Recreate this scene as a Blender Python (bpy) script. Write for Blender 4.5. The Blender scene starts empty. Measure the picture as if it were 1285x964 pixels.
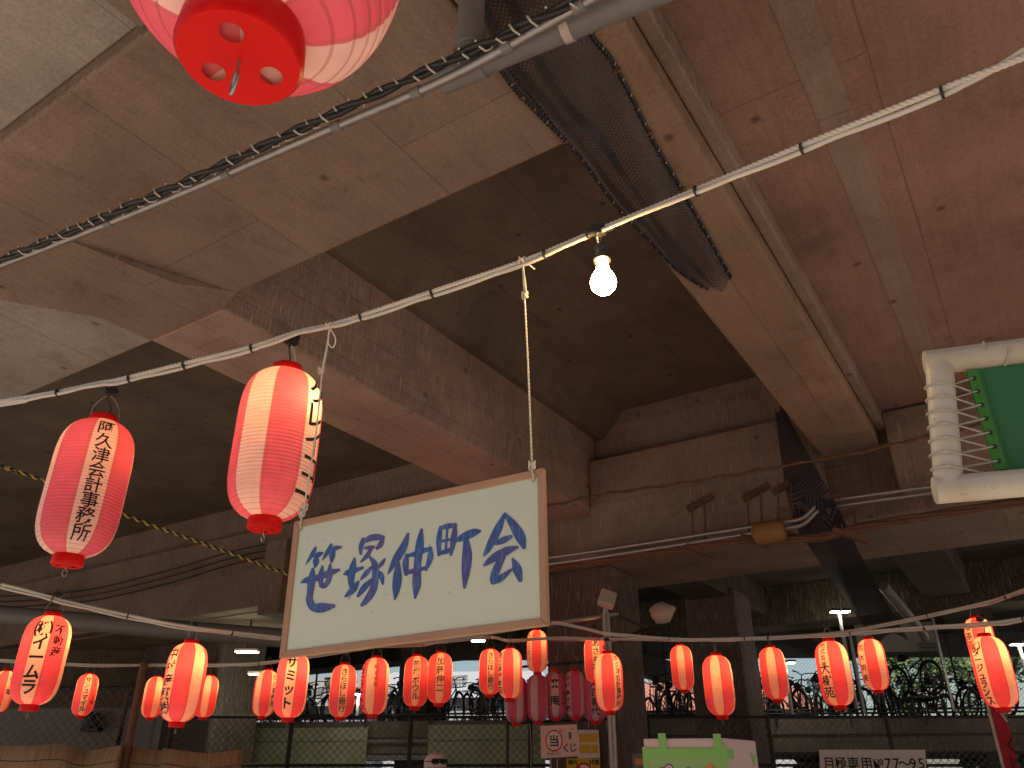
import bpy, bmesh, math, random
from mathutils import Vector, Matrix
random.seed(7)
R = math.radians
sc = bpy.context.scene
COL = sc.collection

# ------------------------------------------------------------------ camera, sky, sun, exposure
F, CX, CY = 985.0, 642.5, 482.0            # focal length and centre of the photograph in its pixels
TH = R(26.8)
EYE = Vector((0, 0, 1.6))
cam = bpy.data.cameras.new('camera'); cam.sensor_width = 36.0; cam.lens = 36.0*F/1285.0
cam.clip_start = 0.05; cam.clip_end = 2000
cam_o = bpy.data.objects.new('camera', cam); COL.objects.link(cam_o)
cam_o.location = EYE; cam_o.rotation_euler = (R(90)+TH, 0, 0)
sc.camera = cam_o

SUN_EL, SUN_AZ = R(52), R(185)             # azimuth measured clockwise from +Y (the viewing direction)
w = bpy.data.worlds.new("World"); sc.world = w; w.use_nodes = True
nt = w.node_tree; bg = nt.nodes['Background']
sky = nt.nodes.new('ShaderNodeTexSky'); sky.sky_type = 'NISHITA'; sky.sun_disc = False
sky.sun_elevation = SUN_EL; sky.sun_rotation = SUN_AZ; sky.air_density = 1.2; sky.dust_density = 2.0
nt.links.new(sky.outputs[0], bg.inputs[0]); bg.inputs[1].default_value = 0.06
sun = bpy.data.lights.new('sun', 'SUN'); sun.energy = 4.0; sun.angle = R(0.5); sun.color = (1, .94, .86)
sun_o = bpy.data.objects.new('sun', sun); COL.objects.link(sun_o)
sdir = Vector((math.sin(SUN_AZ)*math.cos(SUN_EL), math.cos(SUN_AZ)*math.cos(SUN_EL), math.sin(SUN_EL)))
sun_o.rotation_euler = sdir.to_track_quat('Z', 'Y').to_euler()
sun_o.location = (0, -20, 30)
sc.view_settings.view_transform = 'Standard'; sc.view_settings.look = 'None'
sc.view_settings.gamma = 1; sc.view_settings.use_curve_mapping = False
sc.view_settings.exposure = 0.95
sc.render.engine = 'CYCLES'
sc.cycles.use_denoising = True; sc.cycles.max_bounces = 10; sc.cycles.diffuse_bounces = 6
sc.cycles.transparent_max_bounces = 24
sc.cycles.sample_clamp_indirect = 6.0
BULB_W = 1.25

# ------------------------------------------------------------------ helpers
def ray(px, py):
    x = (px-CX)/F; y = -(py-CY)/F
    return Vector((x, math.cos(TH)-y*math.sin(TH), math.sin(TH)+y*math.cos(TH)))
def P(px, py, d): return EYE + ray(px, py)*d
def Pz(px, py, z):
    r = ray(px, py); return EYE + r*((z-EYE.z)/r.z)
def Py(px, py, Y):
    r = ray(px, py); return EYE + r*(Y/r.y)

class MB:
    def __init__(s): s.v = []; s.f = []; s.sm = []
    def add(s, vs, fs, smooth=False):
        b = len(s.v); s.v += [tuple(v) for v in vs]
        for f in fs: s.f.append(tuple(b+i for i in f)); s.sm.append(smooth)
    def box(s, c, size, M=None):
        hx, hy, hz = size[0]/2, size[1]/2, size[2]/2
        vs = [Vector((x, y, z)) for x in (-hx, hx) for y in (-hy, hy) for z in (-hz, hz)]
        if M is not None: vs = [M @ v for v in vs]
        c = Vector(c); vs = [v+c for v in vs]
        s.add(vs, [(0,1,3,2),(4,6,7,5),(0,4,5,1),(2,3,7,6),(0,2,6,4),(1,5,7,3)])
        return s
    def bb(s, x0, x1, y0, y1, z0, z1):
        return s.box(((x0+x1)/2, (y0+y1)/2, (z0+z1)/2), (abs(x1-x0), abs(y1-y0), abs(z1-z0)))
    def tube(s, pts, r, n=10, cap=True, closed=False):
        pts = [Vector(p) for p in pts]; m = len(pts)
        rs = r if isinstance(r, (list, tuple)) else [r]*m
        up = None; vs = []
        for i, p in enumerate(pts):
            if closed: t = pts[(i+1) % m]-pts[i-1]
            else: t = pts[min(i+1, m-1)]-pts[max(i-1, 0)]
            if t.length < 1e-9: t = Vector((0,0,1))
            t.normalize()
            if up is None: up = t.orthogonal().normalized()
            up = (up - t*up.dot(t))
            if up.length < 1e-6: up = t.orthogonal()
            up.normalize(); sd = t.cross(up)
            for k in range(n):
                a = 2*math.pi*k/n
                vs.append(p + (up*math.cos(a)+sd*math.sin(a))*rs[i])
        fs = []
        for i in range(m if closed else m-1):
            j = (i+1) % m
            for k in range(n):
                fs.append((i*n+k, i*n+(k+1) % n, j*n+(k+1) % n, j*n+k))
        s.add(vs, fs, True)
        if cap and not closed:
            s.add(vs[:n][::-1], [tuple(range(n))]); s.add(vs[-n:], [tuple(range(n))])
        return s
    def lathe(s, prof, n=24, c=(0,0,0), M=None, smooth=True, cap0=False, cap1=False):
        vs = []; c = Vector(c)
        for r, z in prof:
            for k in range(n):
                a = 2*math.pi*k/n; v = Vector((r*math.cos(a), r*math.sin(a), z))
                if M is not None: v = M @ v
                vs.append(v+c)
        fs = [(i*n+k, i*n+(k+1) % n, (i+1)*n+(k+1) % n, (i+1)*n+k) for i in range(len(prof)-1) for k in range(n)]
        s.add(vs, fs, smooth)
        if cap0: s.add(vs[:n][::-1], [tuple(range(n))])
        if cap1: s.add(vs[-n:], [tuple(range(n))])
        return s
    def prism(s, poly, z0, z1):
        n = len(poly); vs = [(p[0], p[1], z0) for p in poly]+[(p[0], p[1], z1) for p in poly]
        s.add(vs, [tuple(range(n))[::-1], tuple(range(n, 2*n))]+[(i, (i+1) % n, n+(i+1) % n, n+i) for i in range(n)])
        return s
    def quad(s, a, b, c, d): s.add([a, b, c, d], [(0,1,2,3)]); return s
    def slab(s, pts, n, t):
        """polygon pts (in one plane) thickened by t along n"""
        k = len(pts); n = Vector(n).normalized(); a = [Vector(p) for p in pts]; b = [p+n*t for p in a]
        s.add(a+b, [tuple(range(k))[::-1], tuple(range(k, 2*k))]+[(i, (i+1) % k, k+(i+1) % k, k+i) for i in range(k)])
        return s
    def mesh(s, name, mat):
        me = bpy.data.meshes.new(name); me.from_pydata(s.v, [], s.f)
        me.polygons.foreach_set('use_smooth', s.sm); me.materials.append(mat); me.update()
        return me
    def build(s, name, mat, parent=None, bevel=0, fix=True):
        me = s.mesh(name, mat)
        if fix:
            bm = bmesh.new(); bm.from_mesh(me); bmesh.ops.recalc_face_normals(bm, faces=bm.faces); bm.to_mesh(me); bm.free()
        o = bpy.data.objects.new(name, me); COL.objects.link(o)
        if parent: o.parent = parent
        if bevel:
            b = o.modifiers.new('bevel', 'BEVEL'); b.width = bevel; b.segments = 2; b.limit_method = 'ANGLE'
        return o
def tag(o, label=None, cat=None, group=None, kind=None):
    if label: o['label'] = label
    if cat: o['category'] = cat
    if group: o['group'] = group
    if kind: o['kind'] = kind
    return o
def empty(name, loc=(0,0,0), rz=0, label=None, cat=None, group=None):
    o = bpy.data.objects.new(name, None); COL.objects.link(o); o.location = loc; o.rotation_euler = (0,0,rz)
    o.empty_display_size = .1
    return tag(o, label, cat, group)
def use(me, name, parent, loc=(0,0,0)):
    o = bpy.data.objects.new(name, me); COL.objects.link(o); o.parent = parent; o.location = loc; return o
def smooth_path(pts, per=8, extra=None):
    pts = [Vector(p) for p in pts]; out = []
    for i in range(len(pts)-1):
        p0 = pts[max(i-1,0)]; p1 = pts[i]; p2 = pts[i+1]; p3 = pts[min(i+2, len(pts)-1)]
        for k in range(per):
            t = k/per
            out.append(0.5*((2*p1)+(p2-p0)*t+(2*p0-5*p1+4*p2-p3)*t*t+(3*p1-p0-3*p2+p3)*t**3))
    out.append(pts[-1]); return out
def helix(path, R0, r, strands, pitch, phase=0):
    """offset paths that wind round a path (twisted rope strands)"""
    res = []
    # resample evenly
    L = [0]
    for a, b in zip(path, path[1:]): L.append(L[-1]+(b-a).length)
    n = max(2, int(L[-1]/(pitch/6))); pts = []; j = 0
    for i in range(n+1):
        d = L[-1]*i/n
        while j < len(L)-2 and L[j+1] < d: j += 1
        t = (d-L[j])/max(1e-9, L[j+1]-L[j]); pts.append((path[j].lerp(path[j+1], t), d))
    for s in range(strands):
        o = []
        for i, (p, d) in enumerate(pts):
            t = (pts[min(i+1, n)][0]-pts[max(i-1, 0)][0]).normalized()
            u = t.cross(Vector((0,0,1)))
            u = u.normalized() if u.length > 1e-4 else Vector((1,0,0)); v = t.cross(u)
            a = phase + 2*math.pi*(d/pitch + s/strands)
            o.append(p+(u*math.cos(a)+v*math.sin(a))*R0)
        res.append(o)
    return res

# ------------------------------------------------------------------ materials
def newmat(name):
    m = bpy.data.materials.new(name); m.use_nodes = True; return m, m.node_tree, m.node_tree.nodes['Principled BSDF']
def plain(name, col, rough=.6, metal=0, noise=.15, scale=30, bump=0, spec=.4):
    m, t, b = newmat(name); N = t.nodes; L = t.links
    tc = N.new('ShaderNodeTexCoord'); nz = N.new('ShaderNodeTexNoise'); nz.inputs['Scale'].default_value = scale; nz.inputs['Detail'].default_value = 6
    L.new(tc.outputs['Object'], nz.inputs['Vector'])
    mx = N.new('ShaderNodeMix'); mx.data_type = 'RGBA'
    mx.inputs['A'].default_value = (*[c*(1-noise) for c in col], 1); mx.inputs['B'].default_value = (*[min(1, c*(1+noise)) for c in col], 1)
    L.new(nz.outputs['Fac'], mx.inputs['Factor']); L.new(mx.outputs['Result'], b.inputs['Base Color'])
    b.inputs['Roughness'].default_value = rough; b.inputs['Metallic'].default_value = metal; b.inputs['Specular IOR Level'].default_value = spec
    if bump:
        bp = N.new('ShaderNodeBump'); bp.inputs['Strength'].default_value = bump; bp.inputs['Distance'].default_value = .01
        L.new(nz.outputs['Fac'], bp.inputs['Height']); L.new(bp.outputs['Normal'], b.inputs['Normal'])
    return m
def emit(name, col, s):
    m, t, b = newmat(name); b.inputs['Base Color'].default_value = (*col, 1)
    b.inputs['Emission Color'].default_value = (*col, 1); b.inputs['Emission Strength'].default_value = s; return m
def concrete(name, c1, c2, panel=(3.3, .9), streak=.5, seam=.68, light=(.5,.44,.38)):
    m, t, b = newmat(name); N = t.nodes; L = t.links
    tc = N.new('ShaderNodeTexCoord'); geo = N.new('ShaderNodeNewGeometry')
    sep = N.new('ShaderNodeSeparateXYZ'); L.new(tc.outputs['Object'], sep.inputs[0])
    add = N.new('ShaderNodeMath'); add.operation = 'ADD'; L.new(sep.outputs[0], add.inputs[0]); L.new(sep.outputs[1], add.inputs[1])
    cs = N.new('ShaderNodeCombineXYZ'); L.new(add.outputs[0], cs.inputs[0]); L.new(sep.outputs[2], cs.inputs[1])
    ct = N.new('ShaderNodeCombineXYZ'); L.new(sep.outputs[1], ct.inputs[0]); L.new(sep.outputs[0], ct.inputs[1])
    sn = N.new('ShaderNodeSeparateXYZ'); L.new(geo.outputs['True Normal'], sn.inputs[0])
    ab = N.new('ShaderNodeMath'); ab.operation = 'ABSOLUTE'; L.new(sn.outputs[2], ab.inputs[0])
    gt = N.new('ShaderNodeMath'); gt.operation = 'GREATER_THAN'; gt.inputs[1].default_value = .6; L.new(ab.outputs[0], gt.inputs[0])
    mv = N.new('ShaderNodeMix'); mv.data_type = 'VECTOR'; L.new(gt.outputs[0], mv.inputs['Factor']); L.new(cs.outputs[0], mv.inputs['A']); L.new(ct.outputs[0], mv.inputs['B'])
    # small wobble so seams are not ruler-straight
    wn = N.new('ShaderNodeTexNoise'); wn.inputs['Scale'].default_value = 1.7; wn.inputs['Detail'].default_value = 4; L.new(tc.outputs['Object'], wn.inputs['Vector'])
    wv = N.new('ShaderNodeVectorMath'); wv.operation = 'SCALE'; wv.inputs['Scale'].default_value = .025; L.new(wn.outputs['Color'], wv.inputs[0])
    av = N.new('ShaderNodeVectorMath'); av.operation = 'ADD'; L.new(mv.outputs['Result'], av.inputs[0]); L.new(wv.outputs[0], av.inputs[1])
    br = N.new('ShaderNodeTexBrick'); L.new(av.outputs[0], br.inputs['Vector'])
    br.inputs['Scale'].default_value = 1; br.inputs['Brick Width'].default_value = panel[0]; br.inputs['Row Height'].default_value = panel[1]
    br.inputs['Mortar Size'].default_value = .006; br.inputs['Mortar Smooth'].default_value = .3; br.inputs['Bias'].default_value = 0
    br.inputs['Color1'].default_value = (*c1, 1); br.inputs['Color2'].default_value = (*c2, 1)
    br.inputs['Mortar'].default_value = (*[x*seam for x in c1], 1); br.offset = .37
    # large stains
    n1 = N.new('ShaderNodeTexNoise'); n1.inputs['Scale'].default_value = .9; n1.inputs['Detail'].default_value = 9; n1.inputs['Roughness'].default_value = .62; L.new(tc.outputs['Object'], n1.inputs['Vector'])
    r1 = N.new('ShaderNodeValToRGB'); r1.color_ramp.elements[0].position = .33; r1.color_ramp.elements[0].color = (.62,.57,.53,1); r1.color_ramp.elements[1].position = .66; r1.color_ramp.elements[1].color = (1.12,1.1,1.08,1)
    L.new(n1.outputs['Fac'], r1.inputs[0])
    m1 = N.new('ShaderNodeMix'); m1.data_type = 'RGBA'; m1.blend_type = 'MULTIPLY'; m1.inputs['Factor'].default_value = .7
    L.new(br.outputs['Color'], m1.inputs['A']); L.new(r1.outputs[0], m1.inputs['B'])
    # blotchy dark damp stains and board grain
    n5 = N.new('ShaderNodeTexNoise'); n5.inputs['Scale'].default_value = 2.3; n5.inputs['Detail'].default_value = 12; n5.inputs['Roughness'].default_value = .7; n5.inputs['Distortion'].default_value = .6
    of5 = N.new('ShaderNodeVectorMath'); of5.operation = 'ADD'; of5.inputs[1].default_value = (7.3, 2.1, 4.4); L.new(tc.outputs['Object'], of5.inputs[0]); L.new(of5.outputs[0], n5.inputs['Vector'])
    r5 = N.new('ShaderNodeValToRGB'); r5.color_ramp.elements[0].position = .36; r5.color_ramp.elements[0].color = (.50,.46,.42,1); r5.color_ramp.elements[1].position = .47; r5.color_ramp.elements[1].color = (1,1,1,1); L.new(n5.outputs['Fac'], r5.inputs[0])
    m5 = N.new('ShaderNodeMix'); m5.data_type = 'RGBA'; m5.blend_type = 'MULTIPLY'; m5.inputs['Factor'].default_value = .30; L.new(m1.outputs['Result'], m5.inputs['A']); L.new(r5.outputs[0], m5.inputs['B'])
    mg = N.new('ShaderNodeMapping'); mg.inputs['Scale'].default_value = (1.2, 26, 1); L.new(av.outputs[0], mg.inputs['Vector'])
    n6 = N.new('ShaderNodeTexNoise'); n6.inputs['Scale'].default_value = 1; n6.inputs['Detail'].default_value = 6; L.new(mg.outputs[0], n6.inputs['Vector'])
    r6 = N.new('ShaderNodeValToRGB'); r6.color_ramp.elements[0].position = .34; r6.color_ramp.elements[0].color = (.93,.925,.92,1); r6.color_ramp.elements[1].position = .6; r6.color_ramp.elements[1].color = (1.05,1.05,1.05,1); L.new(n6.outputs['Fac'], r6.inputs[0])
    m6 = N.new('ShaderNodeMix'); m6.data_type = 'RGBA'; m6.blend_type = 'MULTIPLY'; m6.inputs['Factor'].default_value = .8; L.new(m5.outputs['Result'], m6.inputs['A']); L.new(r6.outputs[0], m6.inputs['B'])
    m1 = m6
    # vertical pale scratches / lime streaks on side faces
    mp = N.new('ShaderNodeMapping'); mp.inputs['Scale'].default_value = (26, 26, 1.8); L.new(tc.outputs['Object'], mp.inputs['Vector'])
    n2 = N.new('ShaderNodeTexNoise'); n2.inputs['Scale'].default_value = 2.2; n2.inputs['Detail'].default_value = 7; L.new(mp.outputs[0], n2.inputs['Vector'])
    r2 = N.new('ShaderNodeValToRGB'); r2.color_ramp.elements[0].position = .54; r2.color_ramp.elements[1].position = .74; L.new(n2.outputs['Fac'], r2.inputs[0])
    inv = N.new('ShaderNodeMath'); inv.operation = 'SUBTRACT'; inv.inputs[0].default_value = 1; L.new(gt.outputs[0], inv.inputs[1])
    fs = N.new('ShaderNodeMath'); fs.operation = 'MULTIPLY'; L.new(r2.outputs[0], fs.inputs[0]); L.new(inv.outputs[0], fs.inputs[1])
    fs2 = N.new('ShaderNodeMath'); fs2.operation = 'MULTIPLY'; fs2.inputs[1].default_value = streak; L.new(fs.outputs[0], fs2.inputs[0])
    m2 = N.new('ShaderNodeMix'); m2.data_type = 'RGBA'; m2.inputs['B'].default_value = (*light, 1); L.new(fs2.outputs[0], m2.inputs['Factor']); L.new(m1.outputs['Result'], m2.inputs['A'])
    # dark tie holes and blots
    vo = N.new('ShaderNodeTexVoronoi'); vo.voronoi_dimensions = '2D'; vo.inputs['Scale'].default_value = .8; vo.inputs['Randomness'].default_value = .8; L.new(mv.outputs['Result'], vo.inputs['Vector'])
    r3 = N.new('ShaderNodeValToRGB'); r3.color_ramp.elements[0].position = .012; r3.color_ramp.elements[0].color = (.5,.48,.46,1); r3.color_ramp.elements[1].position = .035; r3.color_ramp.elements[1].color = (1,1,1,1); L.new(vo.outputs['Distance'], r3.inputs[0])
    m3 = N.new('ShaderNodeMix'); m3.data_type = 'RGBA'; m3.blend_type = 'MULTIPLY'; m3.inputs['Factor'].default_value = 1; L.new(m2.outputs['Result'], m3.inputs['A']); L.new(r3.outputs[0], m3.inputs['B'])
    # fine speckle
    n4 = N.new('ShaderNodeTexNoise'); n4.inputs['Scale'].default_value = 45; n4.inputs['Detail'].default_value = 4; L.new(tc.outputs['Object'], n4.inputs['Vector'])
    r4 = N.new('ShaderNodeValToRGB'); r4.color_ramp.elements[0].position = .3; r4.color_ramp.elements[0].color = (.8,.79,.78,1); r4.color_ramp.elements[1].position = .65; r4.color_ramp.elements[1].color = (1.06,1.06,1.06,1); L.new(n4.outputs['Fac'], r4.inputs[0])
    m4 = N.new('ShaderNodeMix'); m4.data_type = 'RGBA'; m4.blend_type = 'MULTIPLY'; m4.inputs['Factor'].default_value = .8; L.new(m3.outputs['Result'], m4.inputs['A']); L.new(r4.outputs[0], m4.inputs['B'])
    L.new(m4.outputs['Result'], b.inputs['Base Color']); b.inputs['Roughness'].default_value = .88; b.inputs['Specular IOR Level'].default_value = .25
    bp = N.new('ShaderNodeBump'); bp.inputs['Strength'].default_value = .45; bp.inputs['Distance'].default_value = .012
    ba = N.new('ShaderNodeMath'); ba.operation = 'MULTIPLY_ADD'; ba.inputs[1].default_value = -.8; L.new(br.outputs['Fac'], ba.inputs[0]); L.new(n4.outputs['Fac'], ba.inputs[2])
    L.new(ba.outputs[0], bp.inputs['Height']); L.new(bp.outputs['Normal'], b.inputs['Normal'])
    return m
def chainlink(name, col, cell=.06, wire=.09, axes='xz'):
    """wire netting: diagonal wires are solid, the cells between them are open"""
    m, t, b = newmat(name); N = t.nodes; L = t.links; out = N['Material Output']
    tc = N.new('ShaderNodeTexCoord'); sp = N.new('ShaderNodeSeparateXYZ'); L.new(tc.outputs['UV'], sp.inputs[0])
    fr = []
    for op in ('ADD', 'SUBTRACT'):
        a = N.new('ShaderNodeMath'); a.operation = op; L.new(sp.outputs[0], a.inputs[0]); L.new(sp.outputs[1], a.inputs[1])
        d = N.new('ShaderNodeMath'); d.operation = 'DIVIDE'; d.inputs[1].default_value = cell*1.414; L.new(a.outputs[0], d.inputs[0])
        f = N.new('ShaderNodeMath'); f.operation = 'FRACT'; L.new(d.outputs[0], f.inputs[0])
        c = N.new('ShaderNodeMath'); c.operation = 'LESS_THAN'; c.inputs[1].default_value = wire; L.new(f.outputs[0], c.inputs[0]); fr.append(c)
    mx = N.new('ShaderNodeMath'); mx.operation = 'MAXIMUM'; L.new(fr[0].outputs[0], mx.inputs[0]); L.new(fr[1].outputs[0], mx.inputs[1])
    L.new(mx.outputs[0], b.inputs['Alpha'])
    b.inputs['Base Color'].default_value = (*col, 1); b.inputs['Roughness'].default_value = .5
    return m
def set_uv(o, fn):
    me = o.data; uv = me.uv_layers.new(name='UVMap')
    for l in me.loops: uv.data[l.index].uv = fn(me.vertices[l.vertex_index].co)

BR = (.235, .165, .128)
M = {}
M['conc'] = concrete('concrete_brown', (.32,.228,.178), (.285,.202,.158), panel=(4.2, 1.25))
M['conc_red'] = concrete('concrete_red_brown', (.32,.196,.146), (.295,.178,.132), panel=(3.8, 1.5))  # red lantern light on the right slab is put into a redder base
M['conc_ochre'] = concrete('concrete_ochre', (.34,.225,.158), (.305,.202,.142), panel=(2.4, .65))
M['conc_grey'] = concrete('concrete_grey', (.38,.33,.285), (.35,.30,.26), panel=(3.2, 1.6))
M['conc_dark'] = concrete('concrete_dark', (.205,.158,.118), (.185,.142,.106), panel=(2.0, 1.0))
M['conc_girder'] = concrete('concrete_girder', (.45,.315,.25), (.41,.285,.225), panel=(5.5, .34), streak=.85, light=(.62,.54,.47))  # light on the girder's side is put into a paler base colour
M['conc_far'] = concrete('concrete_far', (.085,.068,.05), (.075,.06,.045), panel=(2.0, 1.0))  # dimness of the far bays is put into a darker base colour
M['conc_fascia'] = concrete('concrete_fascia', (.17,.14,.125), (.15,.125,.11), panel=(2.4, 1.2))
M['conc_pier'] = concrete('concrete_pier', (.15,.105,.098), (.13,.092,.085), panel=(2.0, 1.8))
M['asphalt'] = plain('asphalt', (.10,.095,.09), .9, 0, .3, 40, .3)
M['pave'] = plain('paving', (.42,.35,.285), .9, 0, .15, 8, .2)
M['rope'] = plain('cotton_rope', (.62,.56,.48), .8, 0, .12, 120, .2)
M['cable'] = plain('white_cable', (.56,.52,.46), .45, 0, .06, 40)
M['tie'] = plain('black_tie', (.02,.02,.02), .5)
M['black'] = plain('black_plastic', (.022,.022,.024), .38, 0, .2, 30)
M['dkmetal'] = plain('dark_metal', (.035,.034,.036), .5, .3, .3, 25)
M['steel'] = plain('galvanised_steel', (.36,.34,.33), .42, .7, .25, 18)
M['wire'] = plain('steel_wire', (.4,.39,.37), .35, .8)
M['rust'] = plain('rusty_steel', (.17,.085,.05), .8, .2, .4, 20, .3)
M['pvc'] = plain('grey_pvc_pipe', (.20,.19,.185), .5, 0, .2, 9)
def mat_pvc():
    m, t, b = newmat('white_pvc_pipe'); N = t.nodes; L = t.links
    tc = N.new('ShaderNodeTexCoord'); n = N.new('ShaderNodeTexNoise'); n.inputs['Scale'].default_value = 90; n.inputs['Detail'].default_value = 5; n.inputs['Roughness'].default_value = .7; L.new(tc.outputs['Object'], n.inputs['Vector'])
    r = N.new('ShaderNodeValToRGB'); r.color_ramp.elements[0].position = .30; r.color_ramp.elements[0].color = (.22,.20,.18,1); r.color_ramp.elements[1].position = .37; r.color_ramp.elements[1].color = (.56,.51,.42,1); L.new(n.outputs['Fac'], r.inputs[0])
    n2 = N.new('ShaderNodeTexNoise'); n2.inputs['Scale'].default_value = 9; n2.inputs['Detail'].default_value = 6; L.new(tc.outputs['Object'], n2.inputs['Vector'])
    r2 = N.new('ShaderNodeValToRGB'); r2.color_ramp.elements[0].position = .35; r2.color_ramp.elements[0].color = (.84,.80,.74,1); r2.color_ramp.elements[1].position = .6; L.new(n2.outputs['Fac'], r2.inputs[0])
    mm = N.new('ShaderNodeMix'); mm.data_type = 'RGBA'; mm.blend_type = 'MULTIPLY'; mm.inputs['Factor'].default_value = 1; L.new(r.outputs[0], mm.inputs['A']); L.new(r2.outputs[0], mm.inputs['B'])
    L.new(mm.outputs['Result'], b.inputs['Base Color']); b.inputs['Roughness'].default_value = .45; return m
M['pvcw'] = mat_pvc()
M['redpl'] = plain('red_plastic', (.66,.006,.004), .4, 0, .08, 20, 0, .15)
M['ink'] = plain('black_ink', (.018,.016,.018), .7)
M['inkred'] = plain('red_ink', (.42,.03,.03), .7)
M['wood'] = plain('pine_frame', (.42,.24,.145), .55, 0, .2, 12, .15)
M['green'] = plain('green_tarp', (.03,.15,.06), .6, 0, .12, 7, .15)
M['greenhem'] = plain('green_hem', (.045,.20,.03), .55, 0, .12, 9, .15)
M['lace'] = plain('grey_lacing_cord', (.42,.40,.34), .7, 0, .2, 60)
M['white'] = plain('white_card', (.78,.72,.70), .6, 0, .06, 6)
M['paperp'] = plain('pink_white_paper', (.75,.58,.54), .7, 0, .06, 6)
M['lime'] = plain('lime_green_tape', (.30,.62,.17), .45, 0, .1, 7)
M['lime2'] = plain('lime_green_paper', (.36,.58,.22), .7, 0, .06, 5)
M['orange'] = plain('orange_card', (.75,.30,.10), .6)
M['purple'] = plain('purple_ink', (.17,.10,.25), .6)
M['pinkink'] = plain('pink_ink', (.75,.25,.5), .6)
M['yellow'] = plain('yellow_poster', (.70,.46,.02), .55, 0, .1, 9)
M['reed'] = None
M['banner'] = plain('crimson_cloth', (.36,.018,.035), .75, 0, .15, 6, .1)
M['tape'] = plain('brown_wrap', (.28,.15,.05), .6, 0, .3, 60, .4)
M['cream'] = plain('cream_wall', (.32,.31,.21), .8, 0, .35, 2.2)
M['wallgrey'] = plain('grey_wall', (.20,.19,.175), .85, 0, .18, 3, .2)
M['leafA'] = plain('leaf_green', (.07,.13,.03), .6, 0, .5, 3)
M['leafB'] = plain('leaf_light', (.11,.17,.05), .6, 0, .4, 3)
M['bark'] = plain('bark', (.09,.065,.045), .9, 0, .3, 20, .4)
M['roofred'] = plain('roof_tile_red', (.33,.13,.09), .8, 0, .2, 4)
M['housew'] = plain('house_wall', (.30,.31,.32), .8, 0, .08, 3)
M['glass'] = plain('dark_window', (.04,.05,.06), .1, 0, .1, 3, 0, .6)
M['rubber'] = plain('tyre_rubber', (.02,.02,.02), .8)
M['bikeA'] = plain('bike_silver', (.32,.32,.33), .35, .6)
M['bikeB'] = plain('bike_dark', (.03,.035,.05), .35, .2)
M['bikeC'] = plain('bike_red', (.25,.03,.03), .35, .2)
M['basket'] = plain('basket_wire', (.05,.05,.05), .5, .4)
M['skin'] = plain('skin', (.52,.32,.23), .55)
M['capcloth'] = plain('pale_cap_cloth', (.70,.55,.50), .8, 0, .08, 60)
M['shirt'] = plain('shirt_cloth', (.45,.06,.07), .8, 0, .1, 40)
M['trousers'] = plain('trouser_cloth', (.04,.045,.06), .8, 0, .1, 40)
M['lampw'] = emit('lamp_glow', (1,.93,.75), 14)
M['lampg'] = emit('lamp_glow_green', (.9,1,.75), 9)
M['bulb'] = emit('bulb_glow', (1,.66,.26), 60)
M['beige'] = plain('beige_lamp_housing', (.55,.45,.40), .5)

def mat_reed():
    m, t, b = newmat('reed_screen'); N = t.nodes; L = t.links
    tc = N.new('ShaderNodeTexCoord'); mp = N.new('ShaderNodeMapping'); mp.inputs['Scale'].default_value = (150, 150, 4); L.new(tc.outputs['Object'], mp.inputs['Vector'])
    n = N.new('ShaderNodeTexNoise'); n.inputs['Scale'].default_value = 1; n.inputs['Detail'].default_value = 4; L.new(mp.outputs[0], n.inputs['Vector'])
    r = N.new('ShaderNodeValToRGB'); r.color_ramp.elements[0].position = .3; r.color_ramp.elements[0].color = (.22,.13,.065,1); r.color_ramp.elements[1].position = .68; r.color_ramp.elements[1].color = (.44,.28,.15,1)
    L.new(n.outputs['Fac'], r.inputs[0]); L.new(r.outputs[0], b.inputs['Base Color']); b.inputs['Roughness'].default_value = .85
    bp = N.new('ShaderNodeBump'); bp.inputs['Strength'].default_value = .6; bp.inputs['Distance'].default_value = .01; L.new(n.outputs['Fac'], bp.inputs['Height']); L.new(bp.outputs['Normal'], b.inputs['Normal'])
    return m
M['reed'] = mat_reed()
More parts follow.
